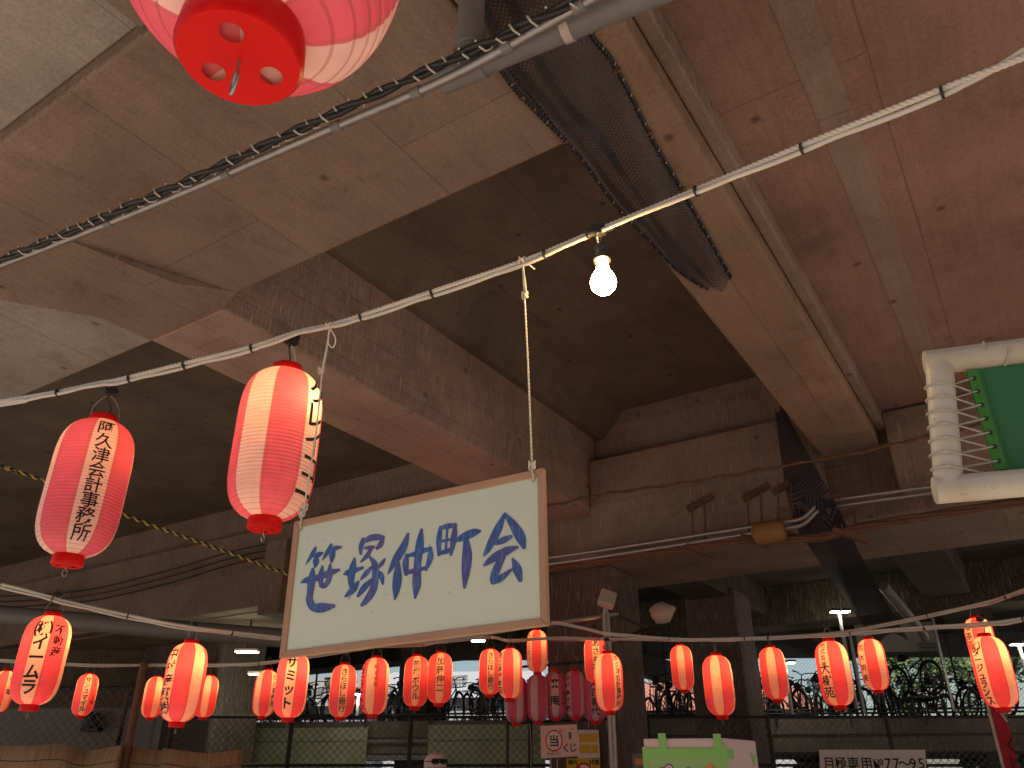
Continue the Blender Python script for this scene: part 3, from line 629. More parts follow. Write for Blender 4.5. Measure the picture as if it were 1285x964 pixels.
# ------------------------------------------------------------------ paper lanterns
LR, LH = .106, .405
def lprof(z):
    s = min(1, abs(z)/(LH/2)); return LR*(1-(.985*s)**5)**.435
def lantern_meshes():
    N_R = 42; prof = []
    for i in range(N_R*3+1):
        z = -LH/2+LH*i/(N_R*3); prof.append((lprof(z)-.0011*(1+math.cos(2*math.pi*i/3)), z))
    body = MB().lathe(prof, 64).mesh('paper_body', M['paper'])
    zt = LH/2
    rr = lprof(zt)+.0042
    top = MB().lathe([(rr-.004,zt-.012),(rr,zt-.010),(rr+.003,zt+.006),(rr,zt+.020),(rr-.008,zt+.021),(rr-.010,zt-.010)], 40).mesh('top_ring', M['redpl'])
    b = MB(); zb = -zt
    b.lathe([(rr-.010,zb+.012),(rr-.001,zb+.012),(rr+.003,zb-.004),(rr+.004,zb-.022),(rr+.001,zb-.026)], 48)
    bm = bmesh.new(); loops = []
    def ring(cx, cy, r, n):
        vs = [bm.verts.new((cx+r*math.cos(2*math.pi*k/n), cy+r*math.sin(2*math.pi*k/n), zb-.026)) for k in range(n)]
        return [bm.edges.new((vs[k], vs[(k+1) % n])) for k in range(n)]
    es = ring(0, 0, rr+.001, 48)
    for a in (.5, 2.6, 4.7): es += ring((.58*rr)*math.cos(a), (.58*rr)*math.sin(a), .0078, 14)
    bmesh.ops.triangle_fill(bm, use_beauty=True, edges=es)
    bm.verts.index_update(); b.add([v.co.copy() for v in bm.verts], [tuple(v.index for v in f.verts) for f in bm.faces]); bm.free()
    bot = b.mesh('bottom_ring', M['redpl'])
    hk = MB(); hk.tube(smooth_path([(0,0,zb-.022),(.0,0,zb-.034),(.007,0,zb-.046),(0,0,zb-.056),(-.007,0,zb-.046),(-.002,0,zb-.036)], 5), .0012, 6)
    hook = hk.mesh('hook', M['wire'])
    hd = MB(); hd.tube(smooth_path([(-rr,0,zt+.012),(-rr*.95,0,zt+.045),(-rr*.45,0,zt+.078),(0,0,zt+.088),(rr*.45,0,zt+.078),(rr*.95,0,zt+.045),(rr,0,zt+.012)], 5), .0013, 6)
    handle = hd.mesh('handle', M['wire'])
    s = MB(); s.lathe([(.005,-.03),(.012,-.026),(.013,-.006),(.009,0)], 14, (0,0,zt+.02), cap0=True, cap1=True)
    s.tube(smooth_path([(0,0,zt+.018),(.012,.004,zt+.05),(-.006,.0,zt+.078),(.004,0,zt+.098)], 6), .0026, 7)
    socket = s.mesh('socket', M['black'])
    c = MB(); c.box((0,0,zt+.103), (.026,.03,.022)); c.box((0,-.004,zt+.112), (.018,.034,.012)); c.tube([(-.02,0,zt+.104),(.02,0,zt+.104)], .010, 10)
    clip = c.mesh('rope_clip', M['black'])
    bl = MB().lathe([(.012,.0),(.013,-.02),(.026,-.05),(.03,-.07),(.024,-.092),(.008,-.1)], 16, (.02,0,zt-.02), cap1=True).mesh('bulb_glass', M['bulb'])
    ln = MB(); ln.lathe([(.0005,zb-.0215),(rr-.003,zb-.0215)], 32); liner = ln.mesh('inner_paper', M['paper'])
    return dict(inner_paper=liner, paper_body=body, top_ring=top, bottom_ring=bot, hook=hook, handle=handle, socket=socket, rope_clip=clip)
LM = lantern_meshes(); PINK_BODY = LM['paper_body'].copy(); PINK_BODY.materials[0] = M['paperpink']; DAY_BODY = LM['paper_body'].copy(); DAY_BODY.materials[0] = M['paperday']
bulb_l = bpy.data.lights.new('bulb', 'POINT'); bulb_l.energy = BULB_W; bulb_l.color = (1, .43, .14); bulb_l.shadow_soft_size = .028
bulb_dim = bpy.data.lights.new('bulb_dim', 'POINT'); bulb_dim.energy = BULB_W*.25; bulb_dim.color = (1, .47, .17); bulb_dim.shadow_soft_size = .028
bulb_side = bulb_dim.copy(); bulb_side.energy = BULB_W*.62; bulb_side.color = (1, .58, .2)
def column(mb, s, ang, size, zc=0.0, pitch=None, off=.02, r_add=.0022, wide=1.0):
    n = len(s); pitch = (pitch or size*1.02)*.93; zc *= .93; size *= .95
    for i, ch in enumerate(s):
        vs, fs = glyph(ch, off); z0 = zc+((n-1)/2-i)*pitch; out = []
        for v in vs:
            z = z0+v.y*size
            r = lprof(z)+r_add; a = ang + v.x*size*wide/max(.072, lprof(z0)); a -= 0
            out.append(Vector((r*math.sin(a), -r*math.cos(a), z)))
        mb.add(out, fs)
def lantern(px, py, d, phi, texts, label, lit=1, group='paper lanterns on the ropes', scale=1.0, clip=True, bulb_off=(.025, 0)):
    c = d if isinstance(d, Vector) else P(px, py, d); base = -math.atan2(c.x, c.y)
    root = empty('paper_lantern', c, base+R(phi), label, 'lantern', group); root.scale = (scale,)*3
    for k, me in LM.items():
        if k == 'rope_clip' and not clip: continue
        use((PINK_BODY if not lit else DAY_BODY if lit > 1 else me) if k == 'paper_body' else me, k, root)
    for (s, ang, size, zc, pitch, mat) in texts:
        mb = MB(); column(mb, s, R(ang), size*1.1, zc, pitch, .012 if isinstance(d, Vector) or d < 3 else (.016 if any(ord(q) >= 0x4e00 for q in s) else .03)); mb.build('lettering', M[mat], root, fix=False)
    if lit:
        o = bpy.data.objects.new('bulb', {1: bulb_l, 2: bulb_dim, 3: bulb_side}[lit]); COL.objects.link(o); o.parent = root
        a = -R(phi); o.location = (bulb_off[0]*math.cos(a)+bulb_off[1]*math.sin(a), bulb_off[0]*math.sin(a)-bulb_off[1]*math.cos(a), LH/2-.10)
    return root
K = 'ink'
# near ones on the front rope
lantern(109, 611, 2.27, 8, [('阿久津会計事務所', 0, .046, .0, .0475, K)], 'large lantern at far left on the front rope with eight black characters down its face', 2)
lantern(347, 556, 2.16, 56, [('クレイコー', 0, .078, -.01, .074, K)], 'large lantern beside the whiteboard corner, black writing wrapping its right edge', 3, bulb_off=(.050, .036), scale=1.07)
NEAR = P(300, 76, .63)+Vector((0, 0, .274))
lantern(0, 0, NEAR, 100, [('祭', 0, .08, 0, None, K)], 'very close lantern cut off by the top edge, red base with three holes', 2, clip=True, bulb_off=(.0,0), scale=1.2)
# second rope, left
lantern(52, 828, 3.77, -14, [('㈱', 0, .075, .14, None, K), ('イームラ', 0, .068, -.035, .070, K), ('不動産', 42, .05, .085, .054, K)], 'tilted looking lantern at lower left with large katakana and a smaller second column')
lantern(231, 856, 4.13, -52, [('中村産興㈱', 0, .068, 0, .074, K)], 'lantern overlapping two smaller ones at left, black characters on its left edge', scale=0.96)
lantern(366, 860, 5.0, -8, [('サミット', 0, .075, .01, .092, K)], 'lantern half hidden under the left bottom corner of the whiteboard', scale=0.95)
# far rope
lantern(2, 868, 8.2, 35, [('京王電', 0, .06, .06, .065, K)], 'small lantern cut off by the left edge of the picture')
lantern(107, 872, 8.2, 0, [('サンスマイル', 0, .056, .0, .06, K), ('焼鳥バル酒場', 42, .04, .03, .045, 'inkred')], 'small lantern left of the leaning pole with katakana and a thin red column')
lantern(193, 875, 8.4, 20, [], 'small plain lantern peeking out left of the larger overlapping one')
lantern(259, 874, 8.2, 88, [('商店', 0, .06, .0, .07, K)], 'small plain lantern peeking out right of the larger overlapping one')
lantern(333, 870, 8.0, 45, [('会計事務所', 0, .055, .02, .062, K)], 'small lantern partly behind the one under the whiteboard corner', scale=1.08)
lantern(430, 867, 8.1, 2, [('きらほし銀行', 0, .056, .0, .06, K)], 'small lantern right of the whiteboard corner one, neat black column facing front', scale=1.25)
lantern(470, 861, 7.5, -18, [('株式会社', 22, .036, .07, .045, 'inkred'), ('うまさラーメン', -42, .05, .0, .054, K)], 'lantern below the whiteboard middle with small dark red heading beside a pale stripe', scale=1.25)
lantern(522, 855, 8.5, 0, [('笹塚ボウル', 0, .062, .0, .068, K)], 'left one of the close pair of lanterns below the whiteboard', scale=1.27)
lantern(552, 851, 8.5, 0, [('加藤伸二', 0, .066, .02, .076, K)], 'right one of the close pair of lanterns below the whiteboard', scale=1.27)
lantern(615, 843, 8.8, 3, [('きらほし銀行', 0, .056, .0, .06, K)], 'lantern partly behind another near the whiteboard right bottom corner', scale=1.18)
lantern(640, 845, 8.0, -55, [('恵比寿屋本店', 0, .054, .0, .06, K)], 'lantern with dark writing on its left edge overlapping the row of pink unlit lanterns', scale=1.18)
lantern(674, 817, 9.6, -48, [('ちこの坂上', 0, .05, .03, .056, 'inkred')], 'highest lantern in the middle, red writing, just right of the whiteboard corner', clip=False, scale=1.2)
lantern(747, 828, 9.0, 5, [('あさも亭', 0, .07, .03, .08, K), ('福引', 44, .05, .08, .06, 'inkred')], 'lantern mostly hidden behind the one at the floodlight pole', scale=1.2)
lantern(764, 856, 6.9, 42, [('阿久津会計事務所', 0, .047, 0, .049, K)], 'lantern in front of the dark pier with writing along its right edge', scale=1.17)
lantern(856, 838, 8.9, 86, [('米店', 0, .06, 0, .07, K)], 'small plain lantern left of the tall one against the black pier', scale=1.18)
lantern(902, 860, 6.5, 82, [('たこ焼本舗', 0, .055, 0, .07, K)], 'plain lantern hanging in front of the black pier', scale=1.15)
lantern(971, 845, 7.8, 84, [('寿司', 0, .06, 0, .07, K)], 'small plain lantern right of the black pier with a lamp behind it', scale=1.2)
lantern(1047, 845, 5.5, -30, [('株式会社', 0, .038, .12, .042, K), ('大樹苑', 0, .068, -.055, .078, K)], 'lantern with small heading over three large characters on its left stripe', scale=1.05)
lantern(1096, 834, 6.6, -48, [('司木明美', 0, .055, .01, .085, K)], 'lantern before the bright gap with four spaced characters at its left edge')
lantern(1232, 808, 6.4, -45, [('喫茶店', 0, .06, .06, .07, K)], 'lantern behind and above another at the far right')
lantern(1247, 843, 4.5, -38, [('㈱', 0, .055, .15, None, K), ('ダージュランス', 0, .048, -.03, .049, K)], 'front lantern at far right above the crimson banner', scale=0.95)
# unlit row on the rack
RK = 9.6
un = [(648,878,0,20,[]), (675,876,-.05,70,[('酒処居場所', 0, .05, 0, .06, K)]), (697,872,0,-2,[('来庵', 0, .085, .02, .16, K), ('もつ焼居酒屋', 45, .042, .03, .05, 'inkred')]), (722,871,0,-42,[('中村産興㈱', 0, .058, 0, .07, K)]), (746,876,-.06,2,[('八百喜代', 0, .075, 0, .085, K)])]
ul_ = ['unlit pink lantern at the left end of the rack, half hidden by a lit one', 'unlit pink lantern second on the rack, writing on its right edge', 'unlit pink lantern in the rack middle with two large black characters', 'unlit pink lantern with writing down its left side, next to the two character one', 'unlit pink lantern at the right end of the rack behind a lit one']
for (x, y, dd, ph, tx), lb in zip(un, ul_): lantern(x, y, RK+dd-.2, ph, tx, lb, 0, 'unlit pink lanterns on the rack', 1.28, clip=False)

# the rack: two black bars on posts
a, c = P(640,838,RK), P(772,828,RK)
rk = empty('lantern_rack', (a.x, a.y, 0), 0, 'black pole rack holding the row of unlit pink lanterns', 'rack')
ro = rk.location.copy()
MB().tube([a-ro, c-ro], .016, 10).build('top_bar', M['dkmetal'], rk)
a2, c2 = P(636,908,RK), P(768,902,RK)
MB().tube([a2-ro, c2-ro], .016, 10).build('lower_bar', M['dkmetal'], rk)
for px, py in ((637,836),(762,826)):
    t = P(px,py,RK)-ro; MB().tube([t, Vector((t.x,t.y,-ro.z))], .02, 10).build('post', M['dkmetal'], rk); MB().tube([Vector((t.x,t.y,2.42)),Vector((t.x,t.y,2.46))], .03, 10).build('collar', M['beige'], rk)
for x in (675, 697, 722): 
    t = P(x,834,RK)-ro; MB().tube(smooth_path([t+Vector((0,0,.1)), t+Vector((.03,0,.05)), t, t+Vector((-.02,0,-.06))],4), .005, 5).build('hook', M['wire'], rk)
for x in (664, 738): 
    t = P(x,905,RK)-ro; MB().tube(smooth_path([t, t+Vector((.02,-.03,-.3)), t+Vector((.0,-.02,-.9))],5), .004, 5).build('dangling_cord', M['rope'], rk)

# ------------------------------------------------------------------ bare bulb
c = P(757,352,1.80)
root = empty('light_bulb', c, 0, 'bare glowing bulb hanging from the front rope', 'light bulb')
MB().lathe([(.012,.062),(.0135,.04),(.017,.026),(.027,.008),(.030,-.006),(.027,-.020),(.017,-.031),(.003,-.035)], 28, cap1=True).build('glass', M['bulb'], root)
MB().lathe([(.012,.058),(.021,.054),(.021,.060),(.016,.063),(.0155,.085),(.018,.088),(.018,.091),(.004,.093)], 24).build('socket', M['dkmetal'], root)
top = P(752,290,1.815)-c
MB().tube(smooth_path([(0,0,.09),(-.004,0,.10),top*.85+Vector((-.006,0,0)),top],6), .0022, 7).build('lead_wire', M['cable'], root)
MB().tube(smooth_path([(-.012,0,.088),(-.002,.003,.112),(0.004,.003,.13),top+Vector((.006,.004,0))],6), .0012, 6).build('hook', M['wire'], root)
MB().box(top+Vector((0,-.002,0)), (.028,.026,.026), Matrix.Rotation(R(-20),3,'Y')).build('clamp', M['dkmetal'], root, .004)
MB().tube([top+Vector((-.03,0,-.008)), top+Vector((.03,0,.014))], .011, 12).build('sleeve', M['dkmetal'], root)

# ------------------------------------------------------------------ hanging whiteboard
def s_(px,py): r = ray(px,py); return r.z/r.y
TR_, BR_, TL_, BL_ = (683,588), (688,785), (371,655), (352,827)
YR = 1.62; hgt = YR*(s_(*TR_)-s_(*BR_)); YL = hgt/(s_(*TL_)-s_(*BL_))
tr, tl, bl = Py(*TR_, YR), Py(*TL_, YL), Py(*BL_, YL)
nb = (tr-tl).cross(bl-tl).normalized()
if nb.dot(EYE-tl) < 0: nb = -nb
def onb(px, py, off=0):
    r = ray(px, py); t = ((tl+nb*off)-EYE).dot(nb)/r.dot(nb); return EYE+r*t
br = onb(*BR_)
root = empty('whiteboard', bl, 0, 'hanging whiteboard in a pine frame with five blue hand lettered characters', 'sign')
def rb(p): return Vector(p)-bl
fi = [onb(374+4,655+4), onb(676,597), onb(681,777), onb(362,817)]
outer = [tl, tr, br, bl]
inner = []
ccen = (tl+tr+br+bl)/4
ex = (tr-tl).normalized(); ey = (tl-bl).normalized()
fw = .0165
inner = [tl+ex*fw-ey*fw, tr-ex*fw-ey*fw, br-ex*fw+ey*fw, bl+ex*fw+ey*fw]
MB().slab([rb(p) for p in inner], -nb, .006).build('board_face', M['board'], root)
for i in range(4):
    j = (i+1) % 4; a, b_, c, d = outer[i], outer[j], inner[j], inner[i]
    MB().slab([rb(a+nb*.006), rb(b_+nb*.006), rb(c+nb*.004), rb(d+nb*.004)], -nb, .016).build('frame_rail', M['wood'], root, .002)
A_ = lambda x, y: (370+x/6.8875, 640+y/6.8857)
B_ = lambda x, y: (480+x/6.426, 630+y/6.426)
SA = [
 [(180,325,20),(150,385,40),(95,470,8)], [(165,400,20),(205,385,45),(240,372,18)], [(188,400,30),(182,450,55),(175,490,22)],
 [(315,298,20),(285,360,40),(237,435,8)], [(310,345,20),(350,330,40),(395,322,22)], [(330,345,40),(320,400,50),(315,450,20)],
 [(52,628,12),(110,605,55),(200,585,50),(300,545,55),(382,518,22)],
 [(155,508,22),(145,600,65),(130,720,55),(125,780,60),(160,842,70),(240,845,82),(335,830,30)],
 [(238,488,20),(225,560,50),(222,620,45),(240,660,40)], [(305,472,20),(300,540,50),(290,610,45),(255,658,40),(220,655,30)],
 [(516,418,18),(500,500,60),(485,590,60),(490,660,45)], [(425,555,18),(470,540,55),(585,500,25)], [(548,622,25),(500,690,60),(435,748,18)],
 [(590,255,35),(572,320,45),(568,380,22)], [(595,275,35),(660,242,55),(730,235,50),(765,240,25)], [(762,235,28),(738,300,45),(710,332,28)],
 [(610,330,25),(650,325,35),(685,320,20)], [(660,335,28),(620,400,40),(570,450,14)],
 [(645,405,20),(690,470,55),(695,570,60),(675,690,65),(620,780,55),(578,822,30)],
 [(665,490,20),(620,545,45),(570,600,18)], [(665,600,25),(600,670,55),(545,745,25)], [(775,428,22),(745,470,35),(715,505,15)], [(715,530,20),(745,570,50),(760,640,18)]]
SB = [
 [(205,258,22),(170,360,60),(110,460,60),(45,578,12)], [(125,490,30),(120,600,70),(110,700,62),(98,788,12)],
 [(195,430,30),(185,500,50),(190,580,35)], [(190,435,25),(260,420,40),(340,390,40),(390,380,30)], [(385,372,30),(385,450,50),(350,548,22)], [(190,570,30),(260,555,40),(350,530,25)],
 [(315,222,20),(300,340,65),(280,520,60),(275,660,70),(262,772,20)],
 [(470,205,30),(455,300,45),(455,425,30)], [(470,210,28),(530,195,45),(590,185,25)], [(585,180,25),(575,290,50),(550,425,22)], [(455,415,28),(510,400,40),(560,380,30)], [(470,318,22),(520,308,22),(580,295,22)], [(522,215,20),(515,310,22),(510,400,22)],
 [(590,315,25),(660,280,65),(740,245,60),(788,235,22)], [(675,310,45),(682,430,80),(672,560,70),(660,690,22)],
 [(985,95,22),(930,220,65),(860,360,55),(820,430,22)], [(985,95,22),(1050,180,65),(1110,280,85),(1140,365,35)],
 [(915,335,30),(970,310,55),(1035,280,30)], [(820,510,25),(900,450,65),(1000,395,65),(1085,365,25)],
 [(970,440,45),(920,540,65),(890,620,50),(893,650,35)], [(885,650,30),(950,615,55),(1040,545,18)], [(1050,460,22),(1085,540,75),(1110,628,40)]]
mb = MB(); lay = 0
for strokes, T in ((SA, A_), (SB, B_)):
    for st in strokes:
        lay += 1; off = .0006+.00010*(lay % 9)
        q = smooth_path([Vector(s) for s in st], 7); L_ = []; R_ = []
        for i, p in enumerate(q):
            t = Vector(q[min(i+1,len(q)-1)].xy-q[max(i-1,0)].xy).normalized(); nrm = Vector((-t.y, t.x)); hw = max(4, p.z)/2
            L_.append(p.xy+nrm*hw); R_.append(p.xy-nrm*hw)
        def cap(i, sgn):
            t = Vector(q[1].xy-q[0].xy).normalized() if i == 0 else Vector(q[-1].xy-q[-2].xy).normalized(); t = t*sgn; n_ = Vector((-t.y,t.x)); hw = max(4, q[i].z)/2
            return [q[i].xy+n_*hw*math.cos(a)+t*hw*math.sin(a) for a in [math.pi*k/6 for k in range(1,6)]]
        poly = L_ + cap(-1, 1) + R_[::-1] + cap(0, -1)
        n = len(q); vs = [rb(onb(*T(v.x, v.y), off)) for v in L_+R_]
        mb.add(vs, [(i, i+1, n+i+1, n+i) for i in range(n-1)])
        for i, sgn in ((-1,1),(0,-1)):
            cps = [(L_[i] if sgn == 1 else R_[i])]+cap(i, sgn)+[(R_[i] if sgn == 1 else L_[i])]
            mb.add([rb(onb(*T(v.x, v.y), off)) for v in cps], [tuple(range(len(cps)))])
mb.build('hand_lettering', M['marker'], root, fix=False)
for px, py in ((377,664),(669,603)):
    b = MB(); b.tube([rb(onb(px,py,.0)), rb(onb(px,py,.003))], .0042, 14); b.build('eyelet', M['steel'], root)
def string(name, pts, label, knot=None, r=.0024):
    pts = [Vector(p) for p in pts]; o0 = pts[-1]; root = empty(name, o0, 0, label, 'string', 'strings holding the whiteboard')
    b = MB()
    for s in helix([p-o0 for p in smooth_path(pts, 6)], r*.5, 0, 2, .02): b.tube(s, r*.62, 6)
    b.build('cord', M['rope'], root)
    for k in knot or []:
        kk = Vector(k)-o0; b = MB()
        for t in range(3): b.tube(smooth_path([kk+Vector((math.cos(a)*.007, math.sin(a)*.006, math.sin(a*2+t)*.006+.004*t)) for a in [x*math.pi/4 for x in range(9)]],3), r*.8, 6)
        b.build('knot', M['rope'], root)
    return root
e1_, e2_ = onb(669,603,.006), onb(377,664,.006)
string('hanging_string', [P(655,326,1.925), P(656,333,1.925), P(657,333,1.925).lerp(e1_, .33), P(657,333,1.925).lerp(e1_, .66), e1_+Vector((-.002,-.004,.035)), e1_+Vector((0,-.004,.012)), e1_], 'white string from the rope to the right corner of the whiteboard', [P(655,328,1.925), P(657,333,1.925).lerp(e1_, .16), e1_+Vector((-.002,-.004,.03))])
sr = string('hanging_string', [P(414,408,2.115), P(410,440,2.08), P(404,470,2.05), P(397,540,1.985), P(386,610,1.93), e2_+Vector((.004,-.01,.05)), e2_+Vector((.0,-.004,.016)), e2_], 'white string past the large lantern to the left corner of the whiteboard', [P(412,410,2.11), P(403,466,2.05), e2_+Vector((.002,-.008,.035)), e2_+Vector((.006,-.008,.05))])
o0 = sr.location
b = MB(); b.tube([p-o0 for p in smooth_path([P(414,412,2.11), P(421,425,2.10), P(418,436,2.1), P(412,430,2.1), P(413,414,2.11)], 6)], .0022, 6); b.tube([p-o0 for p in smooth_path([P(414,412,2.11), P(407,450,2.07), P(403,468,2.05)], 6)], .0022, 6); b.build('loop', M['rope'], sr)
sl = [o for o in bpy.data.objects if o.name == 'hanging_string'][0]; o0 = sl.location
b = MB(); b.tube([p-o0 for p in smooth_path([P(655,328,1.925), P(662,331,1.92), P(671,338,1.92)], 5)], .0022, 6); b.tube([p-o0 for p in smooth_path([P(656,332,1.925), P(659,355,1.90), P(661,374,1.89)], 5)], .0022, 6); b.build('loose_end', M['rope'], sl)

# ------------------------------------------------------------------ white pipe frame with laced green sheet
D0 = 1.27
c_tl, c_bl = P(1178,454,D0), P(1191,614,D0)
c_bl = Vector((c_tl.x+.004, c_tl.y+.0, Py(1191,614,c_tl.y).z)); c_bl.x = Py(1191,614,c_tl.y).x
exf = Vector((math.cos(R(17)), -math.sin(R(17)), 0))
Wf = 1.0; rp = .0205
c_tr, c_br = c_tl+exf*Wf, c_bl+exf*Wf
fr = empty('pipe_frame', (c_tr.x, c_tr.y, 0), 0, 'white pipe frame holding a laced green sheet at the right edge', 'banner frame'); fo = fr.location.copy()
def rf(p): return Vector(p)-fo
MB().tube([rf(c_tl-exf*rp*.96), rf(c_tr+exf*rp)], rp, 24).build('top_pipe', M['pvcw'], fr)
MB().tube([rf(c_bl-exf*rp*.96), rf(c_br+exf*rp)], rp, 24).build('bottom_pipe', M['pvcw'], fr)
MB().tube([rf(c_tl), rf(c_bl)], rp*.99, 24).build('side_pipe', M['pvcw'], fr)
MB().tube([rf(c_tr), Vector((0,0,0))], rp*.99, 24).build('upright', M['pvcw'], fr)
MB().box((0,0,.02), (.5,.5,.04)).build('foot_plate', M['dkmetal'], fr, .005)
gn = exf.cross(Vector((0,0,1))).normalized()
zt, zb = c_tl.z-rp-.002, c_bl.z+rp+.004
def fp_(x, z, off=0): return rf(c_tl+exf*x+gn*off+Vector((0,0,z-c_tl.z)))
MB().slab([fp_(.041,zt), fp_(Wf-.05,zt), fp_(Wf-.05,zb), fp_(.041,zb)], gn, .003).build('green_sheet', M['green'], fr)
MB().slab([fp_(.034,zt-.001,-.0015), fp_(.050,zt-.001,-.0015), fp_(.050,zb+.001,-.0015), fp_(.034,zb+.001,-.0015)], gn, .006).build('hem', M['greenhem'], fr)
b = MB(); sgn = 1 if gn.y < 0 else -1
for sx in (.056,): b.tube([fp_(sx,zt-.004,.0045*1), fp_(sx,zb+.004,.0045*1)], .0009, 5)
b.build('seam', M['greenhem'], fr)
nl = 7
for i in range(nl):
    z = zt-.016-(zt-zb-.03)*i/(nl-1)
    MB().tube([fp_(.041,z,-.004), fp_(.041,z,.006)], .0036, 10).build('eyelet', M['dkmetal'], fr)
    cc = rf(c_tl+Vector((0,0,z-c_tl.z)))
    axs = (c_bl-c_tl)/(c_bl.z-c_tl.z); cc = rf(c_tl+axs*(z-c_tl.z))
    loop = [fp_(.040,z,.006)]
    for a in range(0, 11):
        t = math.pi*(-.5+a/10*1.0)+math.pi
        loop.append(cc+exf*(math.cos(t)*(rp+.003))+gn*(-math.sin(t)*(rp+.003))+Vector((0,0,-.010*a/10)))
    loop.append(fp_(.040,z-.022,-.004))
    MB().tube(smooth_path(loop, 3), .0015, 6).build('lace_loop', M['lace'], fr)
for x0 in (.062, .16, .34, .52, .7, .88):
    for zc_, sg in ((c_tl.z, 1), (c_bl.z, -1)):
        cc = rf(c_tl+exf*x0+Vector((0,0,zc_-c_tl.z)))
        loop = [cc+exf*(.035*a/10)+gn*(math.cos(math.pi*a/5)*(rp+.002))+Vector((0,0,math.sin(math.pi*a/5)*(rp+.002))) for a in range(11)]
        MB().tube(smooth_path(loop, 3), .0018, 6).build('lace_loop', M['lace'], fr)

# ------------------------------------------------------------------ bicycle deck beyond the fence
pl, pr = P(200,905,18.4), P(1330,892,16.0)
pl.z = pr.z = 2.80
pd = (pr-pl); pd.z = 0; Lp = pd.length; pd.normalize(); ang = math.atan2(pd.y, pd.x)
def px_to_x(px):     # where along the deck a photo column falls
    r = ray(px, 895); n = Vector((-pd.y, pd.x, 0)); t = (Vector((pl.x,pl.y,0))).dot(n)/Vector((r.x,r.y,0)).dot(n); return (EYE+r*t-pl).dot(pd)
deck = empty('bicycle_deck', (pl.x, pl.y, 0), ang, 'raised concrete parking deck with railing full of bicycles', 'parking deck')
MB().bb(-14, Lp+12, 0, 6.5, 2.12, 2.80).build('floor_slab', M['conc_fascia'], deck, .02)
for x in (-12, -5, 0.6, 6.2, 12, 18.5, 25):
    MB().bb(x-.25, x+.25, .6, 1.1, 0, 2.118).build('column', M['conc_pier'], deck)
for z in (2.86, 2.93): MB().tube([(-14,-.06,z),(Lp+12,-.06,z)], .022, 8).build('rail', M['dkmetal'], deck)
for i in range(26):
    x = -13+i*1.5; 
    if x < Lp+12: MB().tube([(x,-.06,2.60),(x,-.06,2.95)], .02, 6).build('rail_post', M['dkmetal'], deck)
MB().bb(-14, Lp+12, -.03, -.004, 2.44, 2.465).build('ledge_strip', M['dkmetal'], deck)
# cream wall below the deck
xa, xb, xc_, xd = px_to_x(322), px_to_x(466), px_to_x(541), px_to_x(684)
MB().bb(xa, xb, -.16, -.12, 0, 2.66).build('cream_panel', M['cream'], deck); MB().bb(xc_, xd, -.16, -.12, 0, 2.70).build('cream_panel', M['cream'], deck)
MB().bb(xa-.02, xd+.02, -.175, -.163, 2.36, 2.40).build('panel_rail', M['wallgrey'], deck)
MB().bb(xa, xd, -.118, -.05, 2.0, 2.1).build('panel_rail', M['wallgrey'], deck)
# back fence of the deck
def fence(name, x0, x1, y, z0, z1, step, label, parent_m, mat, rpost=.03, rails=(0, 1)):
    root = empty(name, (parent_m @ Vector(((x0+x1)/2, y, z0))), ang if parent_m != Matrix() else 0, label, 'fence')
    c = Vector(((x0+x1)/2, y, z0))
    o = MB().quad((x0-c.x,0,0),(x1-c.x,0,0),(x1-c.x,0,z1-z0),(x0-c.x,0,z1-z0)).build('wire_mesh', M[mat], root, fix=False); set_uv(o, lambda v: (v.x, v.z))
    n = int((x1-x0)/step)
    for i in range(n+1): MB().tube([(x0-c.x+i*step,.03,0),(x0-c.x+i*step,.03,z1-z0)], rpost, 8).build('post', M['dkmetal'], root)
    for t in rails: MB().tube([(x0-c.x,.03,(z1-z0)*t),(x1-c.x,.03,(z1-z0)*t)], .02, 8).build('rail', M['dkmetal'], root)
    return root
DM = Matrix.Translation((pl.x, pl.y, 0)) @ Matrix.Rotation(ang, 4, 'Z')
M['cl'] = chainlink('chain_link', (.16,.16,.15), .07, .10)
M['cl2'] = chainlink('chain_link_dark', (.07,.075,.075), .075, .11)
fence('chain_link_fence', -14, Lp+12, 5.5, 2.8, 5.3, 2.6, 'chain link fence behind the parked bicycles on the raised deck', DM, 'cl')
fence('chain_link_fence', -4.9, 11.6, 12.3, 0, 2.42, 1.72, 'tall chain link fence with dark posts at ground level below the lanterns', Matrix(), 'cl2', .035, (.0, .48, .74, 1))
# pale upright posts of the deck's rear
for (x0, y0, x1, y1, d) in ((1068,790,1085,896,16.3),(1168,776,1197,892,16.2)):
    a, c = P(x1,y1,d), None; c = Vector((a.x, a.y, Py(x0,y0,a.y).z)); tag(MB().box((a+c)/2, (.05,.05,(c-a).length)).build('fence_post', M['steel']), 'pale steel post at the deck rail, %s' % ('left of the basket bicycle' if x1 < 1100 else 'right of the basket bicycle'), 'post')

